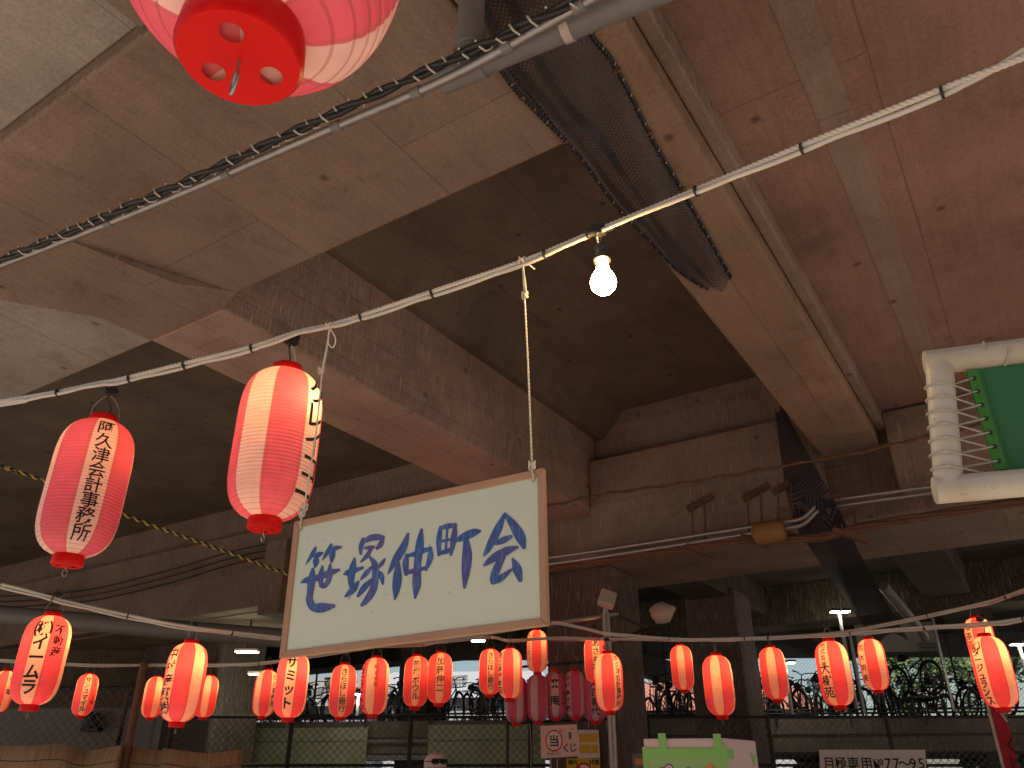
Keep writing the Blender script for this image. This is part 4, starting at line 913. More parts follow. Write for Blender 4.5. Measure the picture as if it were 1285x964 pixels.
# ------------------------------------------------------------------ bicycles
def bike_meshes(col):
    W = MB()
    def wheel(x):
        t = MB(); t.tube([(x+.33*math.cos(a), 0, .34+.33*math.sin(a)) for a in [2*math.pi*k/28 for k in range(28)]], .023, 8, closed=True)
        s = MB(); s.tube([(x+.305*math.cos(a), 0, .34+.305*math.sin(a)) for a in [2*math.pi*k/28 for k in range(28)]], .008, 6, closed=True)
        for k in range(14):
            a = 2*math.pi*k/14; s.tube([(x,0.02*(-1)**k,.34),(x+.30*math.cos(a),0,.34+.30*math.sin(a))], .0016, 4)
        s.tube([(x,-.05,.34),(x,.05,.34)], .02, 8)
        return t, s
    f = MB(); bb = (-.08,0,.30); seat_t = (-.24,0,.78); head_t = (.36,0,.86); head_b = (.40,0,.70)
    for a, c, r in ((bb,(-.22,0,.72),.016),(bb,head_b,.02),((-.17,0,.55),(.385,0,.76),.016),(bb,(-.55,.05,.34),.010),(bb,(-.55,-.05,.34),.010),((-.2,.02,.66),(-.55,.05,.34),.009),((-.2,-.02,.66),(-.55,-.05,.34),.009),(head_t,head_b,.02),(head_b,(.55,.05,.34),.011),(head_b,(.55,-.05,.34),.011)): f.tube([a, c], r, 8)
    for x in (-.55, .55): f.tube([(x+.36*math.cos(a), 0, .34+.36*math.sin(a)) for a in [R(20+k*14) for k in range(11)]], .014, 6)
    f.tube([bb, (-.08,-.09,.30)], .012, 6); f.tube([(-.08,-.09,.30),(.02,-.09,.17)], .01, 6); f.tube([(-.08,.09,.30),(-.18,.09,.43)], .01, 6); f.tube([(-.08,-.07,.30),(-.08,-.065,.30)], .09, 16)
    h = MB(); h.tube([head_t, (.33,0,.98)], .013, 8); h.tube(smooth_path([(.14,-.29,1.0),(.24,-.27,1.03),(.33,-.1,1.02),(.34,0,.98),(.33,.1,1.02),(.24,.27,1.03),(.14,.29,1.0)],5), .012, 8)
    h.tube([(.16,-.3,1.0),(.06,-.3,.985)], .017, 8); h.tube([(.16,.3,1.0),(.06,.3,.985)], .017, 8)
    s = MB(); s.tube([(-.22,0,.72),seat_t], .012, 8); s.tube(smooth_path([(-.36,0,.83),(-.28,0,.845),(-.15,0,.835),(-.06,0,.82)],4), [.06]*4+[.085,.08,.07,.06]+[.05,.045,.04,.035]+[.02], 10)
    k = MB(); x0, x1 = .44, .72
    def rg(z, e): return [(x0-.0,-.14-e,z),(x1+e,-.14-e,z),(x1+e,.14+e,z),(x0,.14+e,z)]
    for z, e in ((.78,0),(.86,.012),(.94,.024),(1.02,.036)):
        q = rg(z, e)
        for i in range(4): k.tube([q[i], q[(i+1)%4]], .005, 5)
    for t in range(9):
        a = t/8
        for p0, p1 in ((0,1),(1,2),(2,3),(3,0)):
            lo, hi = rg(.78,0), rg(1.02,.036); k.tube([Vector(lo[p0]).lerp(Vector(lo[p1]),a), Vector(hi[p0]).lerp(Vector(hi[p1]),a)], .003, 4)
    k.box(((x0+x1)/2,0,.78), (x1-x0,.28,.006))
    rc = MB()
    for y in (-.06, .06): rc.tube([(-.26,y,.72),(-.8,y,.73)], .007, 6); rc.tube([(-.7,y,.73),(-.56,y,.36)], .006, 6)
    for x in (-.4,-.52,-.64,-.78): rc.tube([(x,-.06,.728),(x,.06,.728)], .006, 6)
    rw, rs = wheel(-.55); fw_, fs_ = wheel(.55)
    return dict(frame=f.mesh('frame', col), handlebar=h.mesh('handlebar', M['dkmetal']), saddle=s.mesh('saddle', M['black']), basket=k.mesh('basket', M['basket']), carrier=rc.mesh('carrier', M['basket']),
                rear=(rw.mesh('tyre', M['rubber']), rs.mesh('rim', M['steel'])), front=(fw_.mesh('tyre', M['rubber']), fs_.mesh('rim', M['steel'])))
BK = [bike_meshes(M[c]) for c in ('bikeA','bikeB','bikeC')]
def bicycle(x, y, rz, kind, label, z=2.80, basket=True, lean=0, hb=0):
    p = DM @ Vector((x, y, 0)); root = empty('bicycle', (p.x, p.y, z), ang+rz, label, 'bicycle', 'bicycles parked on the raised deck')
    root.rotation_euler[0] = lean
    m = BK[kind]
    for k in ('frame','handlebar','saddle','carrier'): use(m[k], k, root)
    if basket: use(m['basket'], 'basket', root)
    for k in ('rear','front'):
        wh = use(m[k][0], 'wheel', root); use(m[k][1], 'rim', wh)
    return root
places = [(283,'leftmost bicycle beside the cream wall end'),(306,'bicycle behind the lantern under the whiteboard corner, left side'),(340,'bicycle seen below the small lantern at the whiteboard corner'),(376,'bicycle just right of the lantern with the short katakana'),(405,'bicycle left of the neat column lantern'),(447,'bicycle between two lanterns below the whiteboard'),(487,'bicycle left of the grey pier below the whiteboard'),
 (552,'bicycle right below the close pair of lanterns'),(578,'bicycle with its wheel toward us right of the close pair'),(604,'bicycle left of the black rack post'),(632,'bicycle below the lantern overlapping the pink row'),(664,'bicycle behind the pink unlit lanterns'),
 (826,'bicycle directly right of the dark middle pier'),(848,'bicycle below the plain lantern left of the black pier'),(862,'bicycle touching the left side of the black pier'),
 (955,'bicycle directly right of the black pier'),(985,'bicycle with tall handlebar under the lit lamp at right'),(1012,'bicycle left of the three character lantern'),(1030,'bicycle behind the three character lantern'),(1066,'bicycle right of the three character lantern'),(1092,'bicycle below the lantern before the bright gap'),(1125,'bicycle leaning in the bright gap'),(1150,'bicycle left of the raised basket bicycle'),(1208,'bicycle left of the far right lantern'),(1262,'bicycle behind the far right lantern'),(1283,'bicycle cut by the right edge of the picture')]
for i, (px, lb) in enumerate(places):
    bicycle(px_to_x(px), .9+.5*(i % 3), R(90+random.uniform(-32, 32)+(180 if i % 3 == 1 else 0)), i % 3 if i % 5 else 1, lb, lean=R(random.uniform(-6,6)), basket=(i % 4 != 2))
for i, px in enumerate((276,296,324,352,388,422,462,560,590,618,645,680,818,838,858,950,972,998,1022,1050,1080,1108,1138,1225,1250)):
    bicycle(px_to_x(px)*1.0+.2, 2.6+.5*(i % 2), R(90+random.uniform(-25, 25)+(180 if i % 2 else 0)), (i+1) % 3 if i % 4 else 1, 'bicycle in the crowded rear row behind the front bicycles on the deck', lean=R(random.uniform(-7,7)), basket=(i % 3 != 0))
r_ = bicycle(px_to_x(1172), .75, R(-70), 1, 'bicycle raised on a rack with black front basket and handlebar above the rest', z=3.22)
p = r_.location
rkb = empty('bicycle_rack', (p.x, p.y, 2.80), ang, 'low black steel rack under the raised basket bicycle', 'rack')
MB().bb(-.35,.35,-.6,.6,.36,.40).build('tray', M['dkmetal'], rkb)
for sx in (-.3,.3):
    for sy in (-.5,.5): MB().bb(sx-.02,sx+.02,sy-.02,sy+.02,0,.359).build('leg', M['dkmetal'], rkb)

# ------------------------------------------------------------------ lamps
def street_lamp(px, py, d, label, mat='lampw', w=.32, hang=False, zbase=0, power=8):
    c = P(px, py, d); root = empty('street_lamp', (c.x, c.y, zbase), 0, label, 'lamp')
    h = c.z-zbase
    if hang:
        MB().bb(-w,w,-.09,.09,h+.0,h+.05).build('housing', M['beige'], root, .01); MB().bb(-w+.02,w-.02,-.07,.07,h-.015,h-.001).build('diffuser', M[mat], root)
        MB().tube([(0,0,h+.05),(0,0,5.36-zbase)], .015, 6).build('stem', M['dkmetal'], root)
    else:
        MB().tube([(0,0,0),(0,0,h+.08)], .035, 8).build('pole', M['steel'], root)
        for s in (-1,1):
            hd = MB().bb(s*.02,s*.19,-.14,.02,h+.03,h+.08).build('lamp_head', M['dkmetal'], root); MB().bb(s*.035,s*.175,-.125,.005,h+.012,h+.028).build('lens', M[mat], hd)
    l = bpy.data.lights.new('lamp_light', 'POINT'); l.energy = power; l.color = (.9,1,.7) if mat == 'lampg' else (1,.92,.75); l.shadow_soft_size = .12
    lo = bpy.data.objects.new('lamp_light', l); COL.objects.link(lo); lo.parent = root; lo.location = (0, -.05, h-.12)
    return root
street_lamp(1053,770,15.5,'lit twin headed lamp on a pole above the three character lantern', zbase=2.80)
street_lamp(1279,811,15.0,'lit lamp at the right edge behind the far right lantern', zbase=2.80)
street_lamp(985,834,16.4,'lit lamp glowing behind the small plain lantern right of the black pier', zbase=2.80)
street_lamp(450,873,16.5,'lit lamp between lanterns below the whiteboard', zbase=2.80)
street_lamp(310,818,14.5,'greenish ceiling lamp left of the whiteboard bottom corner','lampg',.22,True)
street_lamp(322,846,15.5,'lower greenish ceiling lamp beside the small lantern at the whiteboard corner','lampg',.16,True)
street_lamp(600,804,14.5,'ceiling lamp peeking out under the right bottom corner of the whiteboard','lampg',.14,True)
# floodlight on the middle pole with its cross arm
c = P(760,768,9.2); root = empty('floodlight', (c.x, c.y, 0), 0, 'unlit square floodlight on a steel pole before the dark pier', 'floodlight')
MB().tube([(0,0,0),(0,0,c.z)], .045, 12).build('pole', M['steel'], root)
Mh = Matrix.Rotation(R(20),3,'Y') @ Matrix.Rotation(R(-25),3,'X')
MB().box((.02,-.04,c.z+.14), (.19,.1,.2), Mh).build('lamp_head', M['beige'], root, .015)
MB().tube([(0,0,c.z-.05),(0,-.02,c.z+.1)], .03, 8).build('bracket', M['steel'], root)
a = P(690,783,9.2)-Vector((c.x,c.y,0)); b_ = P(776,770,9.2)-Vector((c.x,c.y,0)); MB().tube([a, b_], .03, 10).build('cross_arm', M['steel'], root)
MB().tube([P(690,803,9.15)-Vector((c.x,c.y,0)), P(775,803,9.15)-Vector((c.x,c.y,0))], .028, 10).build('cross_arm', M['steel'], root)
thing_tube('wire', [P(774,772,9.2), P(800,783,9.4), P(812,787,9.6)], .012, 'dkmetal', 'short wire from the floodlight arm to the cone lamp', 'wire')
c = P(826,771,10.2); root = empty('spotlight', c, 0, 'unlit cone shaped spotlight on the right side of the dark pier', 'spotlight')
Mc = Matrix.Rotation(R(70),3,'Y')
MB().lathe([(.05,-.12),(.10,-.08),(.13,0),(.14,.10),(.02,.24)], 18, (0,0,0), Mc).build('shade', M['beige'], root); MB().bb(-.16,-.06,-.06,.06,-.18,.02).build('bracket', M['dkmetal'], root); MB().tube([(-.1,0,-.14),(-.2,.1,-.18),(-.3,.25,-.2)], .02, 8).build('arm', M['dkmetal'], root)

# ------------------------------------------------------------------ leaning pole, reed screens, walls at left
a = P(156,970,7.8); a0 = Vector((a.x, a.y, 0)); tp = Py(181,832,a.y+.1)
tag(MB().tube([a0, tp], .04, 12).build('pole', M['rust']), 'rusty brown pole in front of the reed screens at left', 'pole')
def screen(pxs, d, label):
    vs = []; n = len(pxs); root_p = P(*pxs[0], d); root_p.z = 0
    tops = smooth_path([P(x, y, d)+Vector((0,.06*math.sin(i*1.9),0)) for i, (x, y) in enumerate(pxs)], 6)
    b = MB(); m_ = len(tops)
    rr_ = 10
    vs = []
    for k in range(rr_+1):
        for i, t in enumerate(tops): vs.append(Vector((t.x, t.y+.012*math.sin(i*.8+k*.4), t.z*(1-k/rr_)+.02))-root_p)
    b.add(vs, [(k*m_+i, k*m_+i+1, (k+1)*m_+i+1, (k+1)*m_+i) for k in range(rr_) for i in range(m_-1)], True)
    o = b.build('reed_screen', M['reed'], fix=False); o.location = root_p
    s = o.modifiers.new('solid', 'SOLIDIFY'); s.thickness = .012
    tag(o, label, 'reed screen', 'reed screens on the fence'); 
    b = MB()
    for z in (.12, .3, .55, .8, 1.05):
        b.tube([Vector((t.x, t.y-.02+.012*math.sin(i*.8), t.z-z))-root_p for i, t in enumerate(tops)], .003, 5)
    b.build('binding_cord', M['tie'], o)
screen([(-60,935),(0,938),(40,939),(80,937),(105,944),(154,938)], 7.9, 'tan reed screen at the bottom left corner')
screen([(162,940),(205,945),(209,942),(260,948),(303,943)], 8.0, 'tan reed screen right of the rusty pole')
wl = Py(-120,878,13.0); wr = Py(165,888,13.0)
tag(MB().bb(wl.x-6, wr.x+.4, 13.0, 13.3, 0, wr.z).build('wall', M['wallgrey'], None, .02), 'grey rendered wall behind the reed screen at lower left', 'wall')
c = Py(121,908,12.98); root = empty('wall_lamp', c, 0, 'small dark hooded lamp on the grey wall', 'lamp')
MB().lathe([(.03,.16),(.11,.13),(.13,.0),(.13,-.06)], 18, (0,-.13,0)).build('hood', M['dkmetal'], root); MB().bb(-.12,.12,-.2,.0,-.12,-.065).build('bracket', M['dkmetal'], root)
fence('chain_link_fence', -9.5, -4.3, 9.6, 0, 2.55, 1.7, 'chain link fence standing behind the reed screens', Matrix(), 'cl2', .03, (.0, 1))
# back wall closing the far left of the parking area
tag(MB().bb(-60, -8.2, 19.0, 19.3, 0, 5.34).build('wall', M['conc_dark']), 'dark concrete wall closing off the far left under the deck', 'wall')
# chalk-white parapet board above the bicycles at right
a, c = P(1072,790,17.2), P(1172,818,17.2)
tag(MB().bb(P(1066,800,17.5).x, P(1166,800,17.5).x, a.y, a.y+.06, Py(1100,818,a.y).z, Py(1100,780,a.y).z).build('sign_panel', M['wallgrey'], None, .01), 'plain grey panel hung under the deck above the bicycles', 'panel')

# ------------------------------------------------------------------ signs, posters, box, banner
def board_sign(name, tlp, trp, brp, blp, Y, mat, label, cat, thick=.012):
    a, b_, c, d = [Py(*q, Y) for q in (tlp, trp, brp, blp)]; o = MB().slab([a-d, b_-d, c-d, Vector((0,0,0))], (0,1,0), thick).build(name, M[mat]); o.location = d
    tag(o, label, cat); return o, a-d, b_-d, c-d
YS = P(700,930,9.0).y
o, a, b_, c = board_sign('notice_board', (678,911), (724,909), (726,949), (679,952), YS, 'paperp', 'pink lottery notice board with a red ringed black character', 'sign')
def sp(u, v, off=-.002): return a*(1-u)*(1-v)+b_*u*(1-v)+c*u*v+Vector((0,0,0))+Vector((0,off,0))
Wd = (b_-a).length; ring = MB(); cc = sp(.36,.48)
N_ = 32; vs = []
for k in range(N_):
    t = 2*math.pi*k/N_
    for r0 in (.205*Wd, .235*Wd): vs.append(cc+Vector((math.cos(t)*r0, 0, math.sin(t)*r0*1.15)))
ring.add(vs, [(2*k, 2*k+1, (2*k+3) % (2*N_), (2*k+2) % (2*N_)) for k in range(N_)]); ring.build('red_ring', M['redpl'], o, fix=False)
ring = MB(); ring.add([cc+Vector((math.cos(2*math.pi*k/N_)*.204*Wd, .0005, math.sin(2*math.pi*k/N_)*.204*Wd*1.15)) for k in range(N_)], [tuple(range(N_))]); ring.build('white_disc', M['white'], o, fix=False)
t = MB(); flat_text(t, '当', cc+Vector((0,-.001,0)), (1,0,0), (0,0,1), .30*Wd, 1, .02); flat_text(t, 'くじ', sp(.77,.72), (1,0,.03), (0,0,1), .23*Wd, .9, .02); flat_text(t, '株式会社みやこ', sp(.36,.88), (1,0,.03), (0,0,1), .055*Wd, 1, .01)
t.build('lettering', M['ink'], o, fix=False)
t = MB(); t.box(sp(.8,.38), (.07*Wd,.002,.12*Wd)); t.box(sp(.8,.27), (.08*Wd,.002,.05*Wd)); t.build('printed_figure', M['purple'], o)
t = MB()
for (x0,y0,x1,y1) in ((.52,.12,.55,.2),(.56,.18,.6,.24),(.8,.17,.9,.12)): t.tube([sp(x0,y0), sp(x1,y1)], .004, 5)
t.build('printed_rays', M['inkred'], o)
for px in (691, 699):
    thing_tube('cord', [Py(px,952,YS)+Vector((0,.004,-.002)), Py(px+.5,964,YS)+Vector((0,.0,-.1)), Py(px+1,964,YS)+Vector((.01,0,-.45))], .005, 'rope', 'pale cord dangling below the lottery notice, %s one' % ('left' if px < 695 else 'right'), 'cord')
e1v = Vector((math.sin(-VR), math.cos(-VR), 0)); 
YP = P(735,940,10.0).y
o, a, b_, c = board_sign('poster', (725,916), (751,916), (753,951), (725,952), YP, 'white', 'white poster with two yellow panels on the dark pier', 'poster')
t = MB(); W2 = (b_-a).length
for v0, v1 in ((.14,.45),(.52,.83)): t.add([a.lerp(b_,.06)+Vector((0,-.003,-v0*.33)), a.lerp(b_,.94)+Vector((0,-.003,-v0*.33)), a.lerp(b_,.94)+Vector((0,-.003,-v1*.33)), a.lerp(b_,.06)+Vector((0,-.003,-v1*.33))], [(0,1,2,3)])
t.build('yellow_panel', M['yellow'], o, fix=False)
o, a, b_, c = board_sign('poster', (711,952), (753,952), (754,1010), (711,1012), YP-.02, 'yellow', 'yellow no smoking poster below the lottery notice', 'poster')
t = MB(); Wd = (b_-a).length; flat_text(t, '場内', a+Vector((.18*Wd,-.003,-.1*Wd)), (1,0,0), (0,0,1), .15*Wd, 1, .02); flat_text(t, '禁煙', a+Vector((.82*Wd,-.003,-.1*Wd)), (1,0,0), (0,0,1), .15*Wd, 1, .02); t.build('lettering', M['ink'], o, fix=False)
cc = a+Vector((.5*Wd,-.003,-.36*Wd)); vs = []
for k in range(N_):
    t_ = 2*math.pi*k/N_
    for r0 in (.2*Wd, .25*Wd): vs.append(cc+Vector((math.cos(t_)*r0, 0, math.sin(t_)*r0)))
t = MB(); t.add(vs, [(2*k, 2*k+1, (2*k+3) % (2*N_), (2*k+2) % (2*N_)) for k in range(N_)]); t.box(cc+Vector((0,-.001,0)), (.42*Wd,.001,.045*Wd), Matrix.Rotation(R(45),3,'Y')); t.build('prohibition_ring', M['redpl'], o, fix=False)
t = MB(); t.add([cc+Vector((math.cos(2*math.pi*k/N_)*.2*Wd, .001, math.sin(2*math.pi*k/N_)*.2*Wd)) for k in range(N_)], [tuple(range(N_))]); t.build('white_disc', M['white'], o, fix=False)
# parking notice: four taped sheets on the fence
YN = 12.22
o, a, b_, c = board_sign('parking_notice', (1028,941), (1161,941), (1164,985), (1030,985), YN, 'white', 'white taped sheet notice with parking bay numbers on the fence', 'sign', .004)
Wd = (b_-a).length; t = MB()
flat_text(t, '月極専用', a+Vector((.24*Wd,-.004,-.115*Wd)), (1,0,0), (0,0,1), .118*Wd, 1.0, .012); flat_text(t, '№', a+Vector((.535*Wd,-.004,-.115*Wd)), (1,0,0), (0,0,1), .098*Wd, 1, .012); flat_text(t, '77〜95', a+Vector((.78*Wd,-.004,-.115*Wd)), (1,0,0), (0,0,1), .125*Wd, .62, .012)
t.build('lettering', M['ink'], o, fix=False)
t = MB()
for u_ in (.26,.47,.66): t.box(a+Vector((u_*Wd,-.002,-.12*Wd)), (.012*Wd,.001,.24*Wd), Matrix.Rotation(R(4),3,'Y'))
t.build('clear_tape', M['paperp'], o)
# lime green covered carton
DB = 4.2
f_tl, f_tr = P(807,927,DB), P(909,922,DB-.05); r_t = P(947,922,DB+.25)
cb = empty('carton_stand', (f_tl.x, f_tl.y, 0), 0, 'tall white carton stand with lime green taped front and ticket stickers', 'carton'); co = cb.location.copy()
zt = f_tl.z; f_tr.z = zt; r_t.z = zt
exb = f_tr-f_tl; eyb = r_t-f_tr; exb.z = eyb.z = 0
a = Vector((0,0,0)); b_ = exb; c = exb+eyb; d = eyb
MB().prism([a, b_, c, d], 0, zt).build('carton', M['paperp'], cb, .006)
nf = Vector((exb.y, -exb.x, 0)).normalized(); ux = exb.normalized()
def fq(x0, x1, z0, z1, off): return [a+ux*x0+nf*off+Vector((0,0,z0)), a+ux*x1+nf*off+Vector((0,0,z0)), a+ux*x1+nf*off+Vector((0,0,z1)), a+ux*x0+nf*off+Vector((0,0,z1))]
We = exb.length
MB().slab(fq(.0,We-.0,0.02,zt-.045,.0025), nf, .003).build('green_front', M['lime2'], cb)
tp = MB(); tp.slab(fq(-.006,We-.02,zt-.095,zt-.05,.007), nf, .001); tp.slab(fq(-.008,.02,.3,zt-.04,.0085), nf, .001); tp.slab(fq(We-.035,We+.003,.3,zt-.03,.0085), nf, .001); tp.slab(fq(.08,.12,zt-.06,zt+.025,.0105), nf, .001); tp.slab(fq(We-.06,We-.02,zt-.07,zt+.02,.0105), nf, .001)
tp.build('green_tape', M['lime'], cb)
sd_n = Vector((eyb.y, -eyb.x, 0)).normalized(); uy = eyb.normalized(); Ws = eyb.length
def sq(x0, x1, z0, z1, off): return [b_+uy*x0+sd_n*off+Vector((0,0,z0)), b_+uy*x1+sd_n*off+Vector((0,0,z0)), b_+uy*x1+sd_n*off+Vector((0,0,z1)), b_+uy*x0+sd_n*off+Vector((0,0,z1))]
MB().slab(sq(.0,.09,zt-.1,zt-.05,.002), sd_n, .001).build('green_tape', M['lime'], cb)
tp = MB(); tp.slab([b_+uy*(Ws*.75)+sd_n*.002+Vector((0,0,zt-.06)), b_+uy*(Ws*.95)+sd_n*.002+Vector((0,0,zt-.08)), b_+uy*(Ws*.85)+sd_n*.002+Vector((0,0,zt-.13))], sd_n, .001); tp.build('green_tape', M['lime'], cb)
tk = MB(); Mt = Matrix.Rotation(-R(28), 3, 'Y'); 
Mx = Matrix((ux, nf, Vector((0,0,1)))).transposed()
ctr = a+ux*(We*.76)+nf*.008+Vector((0,0,zt-.155)); tk.box(ctr, (.075,.002,.045), Mx @ Mt); tk.build('ticket', M['orange'], cb)
t = MB(); flat_text(t, 'Ticket', ctr+nf*.0025, Mx @ (Mt @ Vector((1,0,0))), Mx @ (Mt @ Vector((0,0,1))), .022, .55, .015); t.build('lettering', M['ink'], cb, fix=False)
for xx, zz, r0 in ((.09,.158,.022),(.125,.148,.026),(.225,.156,.02)):
    for rad, mt, of in ((r0,'purple',.0075),(r0*.72,'white',.0095),(r0*.42,'pinkink',.0115)):
        t = MB(); cc = a+ux*xx*We/.43+Vector((0,0,zt-zz)); t.add([cc+nf*of+ux*(rad*math.cos(2*math.pi*k/24))+Vector((0,0,rad*math.sin(2*math.pi*k/24))) for k in range(24)], [tuple(range(24))]); t.build('flower_sticker', M[mt], cb, fix=False)
# small equipment box on the pier left of the carton
c = P(803,956,8.5); root = empty('switch_box', c, 0, 'small grey box with an orange label left of the green carton', 'box')
MB().bb(-.07,.07,0,.12,-.2,.08).build('case', M['pvc'], root, .008); MB().bb(-.05,.05,-.003,-.001,-.03,.03).build('label_plate', M['orange'], root); MB().bb(-.02,.02,.04,.08,-c.z,-.201).build('stand', M['dkmetal'], root)
# crimson banner on a pole
pt = P(1238,880,6.0); root = empty('banner', (pt.x, pt.y, 0), 0, 'crimson vertical banner with black writing at the right', 'banner')
MB().tube([(0,0,0),(0,0,pt.z+.12)], .012, 8).build('pole', M['pvcw'], root)
arm_e = P(1264,906,5.85)-Vector((pt.x,pt.y,0)); 
MB().tube([(0,0,pt.z+.1), arm_e], .008, 6).build('arm', M['pvcw'], root)
b = MB(); vs = []; H_ = pt.z+.05
e_ = Vector((arm_e.x, arm_e.y, 0))
for k in range(19):
    for i in range(6):
        t_ = i/5; top_z = (H_)*(1-t_)+(arm_e.z-.02)*t_; z = top_z-(top_z-.35)*k/18
        vs.append(e_*t_+Vector((0,.02*math.sin(t_*5+k*.3)*(k/18+.2),z)))
b.add(vs, [(k*6+i, k*6+i+1, (k+1)*6+i+1, (k+1)*6+i) for k in range(18) for i in range(5)], True); bo = b.build('cloth', M['banner'], root, fix=False); s = bo.modifiers.new('s','SOLIDIFY'); s.thickness = .002
t = MB()
for i, ch in enumerate('くじ引き処'):
    vs_, fs_ = glyph(ch, .02); cc = e_*.62+Vector((0,-.045,arm_e.z-.16-i*.13)); eu = e_.normalized(); t.add([cc+eu*v.x*.09+Vector((0,0,v.y*.12)) for v in vs_], fs_)
t.build('lettering', M['ink'], root, fix=False)

# ------------------------------------------------------------------ person with cap and sunglasses
def skin_body(name, joints, edges, mat, parent, sub=2):
    me = bpy.data.meshes.new(name); me.from_pydata([j[0] for j in joints], edges, []); o = bpy.data.objects.new(name, me); COL.objects.link(o); o.parent = parent; me.materials.append(M[mat])
    md = o.modifiers.new('skin', 'SKIN'); md.use_smooth_shade = True
    for i, j in enumerate(joints):
        r0 = j[1] if isinstance(j[1], tuple) else (j[1], j[1]); me.skin_vertices[0].data[i].radius = r0
    me.skin_vertices[0].data[0].use_root = True
    sb = o.modifiers.new('sub', 'SUBSURF'); sb.levels = sb.render_levels = sub
    return o
hc = P(545.5, 962, 7.4)
pp = empty('person', (hc.x, hc.y, 0), R(25), 'person in a pale cap with sunglasses pushed up on it, standing behind the crowd line', 'person')
HT = hc.z-.02
J = [((0,0,.93),(.15,.11)), ((0,0,1.12),(.14,.10)), ((0,0,1.36),(.17,.11)), ((0,0,1.47),(.06,.06)), ((0,-.01,1.54),(.05,.055)), ((0,-.02,HT-.10),(.07,.085)), ((0,-.015,HT),(.076,.095)), ((0,0,HT+.06),(.06,.075)),
     ((.18,0,1.40),.055), ((.23,.02,1.14),.042), ((.24,-.06,.90),.032), ((.24,-.09,.82),(.038,.018)),
     ((-.18,0,1.40),.055), ((-.23,.02,1.14),.042), ((-.24,-.06,.90),.032), ((-.24,-.09,.82),(.038,.018)),
     ((.09,0,.86),.085), ((.10,0,.48),.055), ((.10,.02,.09),.04), ((.10,-.12,.04),(.04,.03)),
     ((-.09,0,.86),.085), ((-.10,0,.48),.055), ((-.10,.02,.09),.04), ((-.10,-.12,.04),(.04,.03))]
Eg = [(0,1),(1,2),(2,3),(3,4),(4,5),(5,6),(6,7),(2,8),(8,9),(9,10),(10,11),(2,12),(12,13),(13,14),(14,15),(0,16),(16,17),(17,18),(18,19),(0,20),(20,21),(21,22),(22,23)]
for sgn, hi in ((1,11),(-1,15)):
    for k in range(4):
        i0 = len(J); x = sgn*.24+(k-1.5)*.017; ln = (.05,.062,.06,.045)[k]
        J += [((x,-.10,.79),.0095), ((x,-.112,.79-ln*.55),.0085), ((x,-.108,.79-ln),.007)]; Eg += [(hi,i0),(i0,i0+1),(i0+1,i0+2)]
    i0 = len(J); J += [((sgn*.205,-.10,.82),.0105), ((sgn*.195,-.115,.785),.0085)]; Eg += [(hi,i0),(i0,i0+1)]
skin_body('body', J, Eg, 'skin', pp)
JS = [((0,0,.90),(.17,.125)), ((0,0,1.12),(.16,.115)), ((0,0,1.36),(.185,.125)), ((0,0,1.44),(.09,.08)), ((.19,0,1.40),.07), ((.225,.015,1.24),.062), ((-.19,0,1.40),.07), ((-.225,.015,1.24),.062)]
skin_body('shirt', JS, [(0,1),(1,2),(2,3),(2,4),(4,5),(2,6),(6,7)], 'shirt', pp)
skin_body('trousers', [((0,0,.95),(.16,.12)), ((.09,0,.84),.1), ((.10,0,.48),.07), ((.10,.02,.1),.06), ((-.09,0,.84),.1), ((-.10,0,.48),.07), ((-.10,.02,.1),.06)], [(0,1),(1,2),(2,3),(0,4),(4,5),(5,6)], 'trousers', pp)
cp_ = MB(); sc_ = Matrix.Diagonal((1,1.18,1)).to_3x3()
cp_.lathe([(.102,-.005),(.104,.03),(.098,.07),(.082,.10),(.05,.122),(.012,.130)], 28, (0,-.008,HT+.01), sc_, cap1=True)
bv = []
for k in range(13):
    a = R(200+k*140/12); bv.append(Vector((.103*math.cos(a), -.008+.121*math.sin(a), HT+.012)))
for k in range(13):
    a = R(200+k*140/12); s2 = .06*math.sin(math.pi*k/12); bv.append(Vector(((.103+s2*.2)*math.cos(a), -.008+(.121+s2)*math.sin(a), HT-.004)))
cp_.add(bv, [(k,k+1,14+k,13+k) for k in range(12)], True)
cap_o = cp_.build('cap', M['capcloth'], pp); s = cap_o.modifiers.new('s','SOLIDIFY'); s.thickness = .004
sg = MB()
for s_2 in (-1,1):
    c0 = Vector((s_2*.042,-.128,HT+.058)); sg.lathe([(.002,-.005),(.034,-.005),(.037,0),(.034,.005),(.002,.005)], 16, c0, Matrix.Rotation(R(70),3,'X') @ Matrix.Diagonal((1.15,.68,1)).to_3x3())
    sg.tube([(s_2*.07,-.12,HT+.06),(s_2*.106,-.04,HT+.062)], .004, 6)
sg.tube([(-.075,-.126,HT+.075),(0,-.136,HT+.078),(.075,-.126,HT+.075)], .007, 6); sg.build('sunglasses', M['black'], pp)
fc = MB()
fc.tube(smooth_path([(0,-.098,HT-.03),(0,-.118,HT-.065),(0,-.105,HT-.075)],4), .011, 8); 
for s_2 in (-1,1): fc.lathe([(.001,-.02),(.012,-.015),(.02,0),(.012,.015),(.001,.02)], 10, (s_2*.08,.0,HT-.055), Matrix.Diagonal((.4,.8,1.3)).to_3x3())
fc.build('nose_and_ears', M['skin'], pp)
fm = MB()
for s_2 in (-1,1): fm.lathe([(.001,-.006),(.008,-.003),(.009,0),(.008,.003),(.001,.006)], 10, (s_2*.03,-.094,HT-.03), Matrix.Rotation(R(90),3,'X'))
fm.build('eyes', M['black'], pp); MB().tube(smooth_path([(-.022,-.092,HT-.102),(0,-.098,HT-.105),(.022,-.092,HT-.102)],4), .004, 6).build('mouth', M['inkred'], pp)

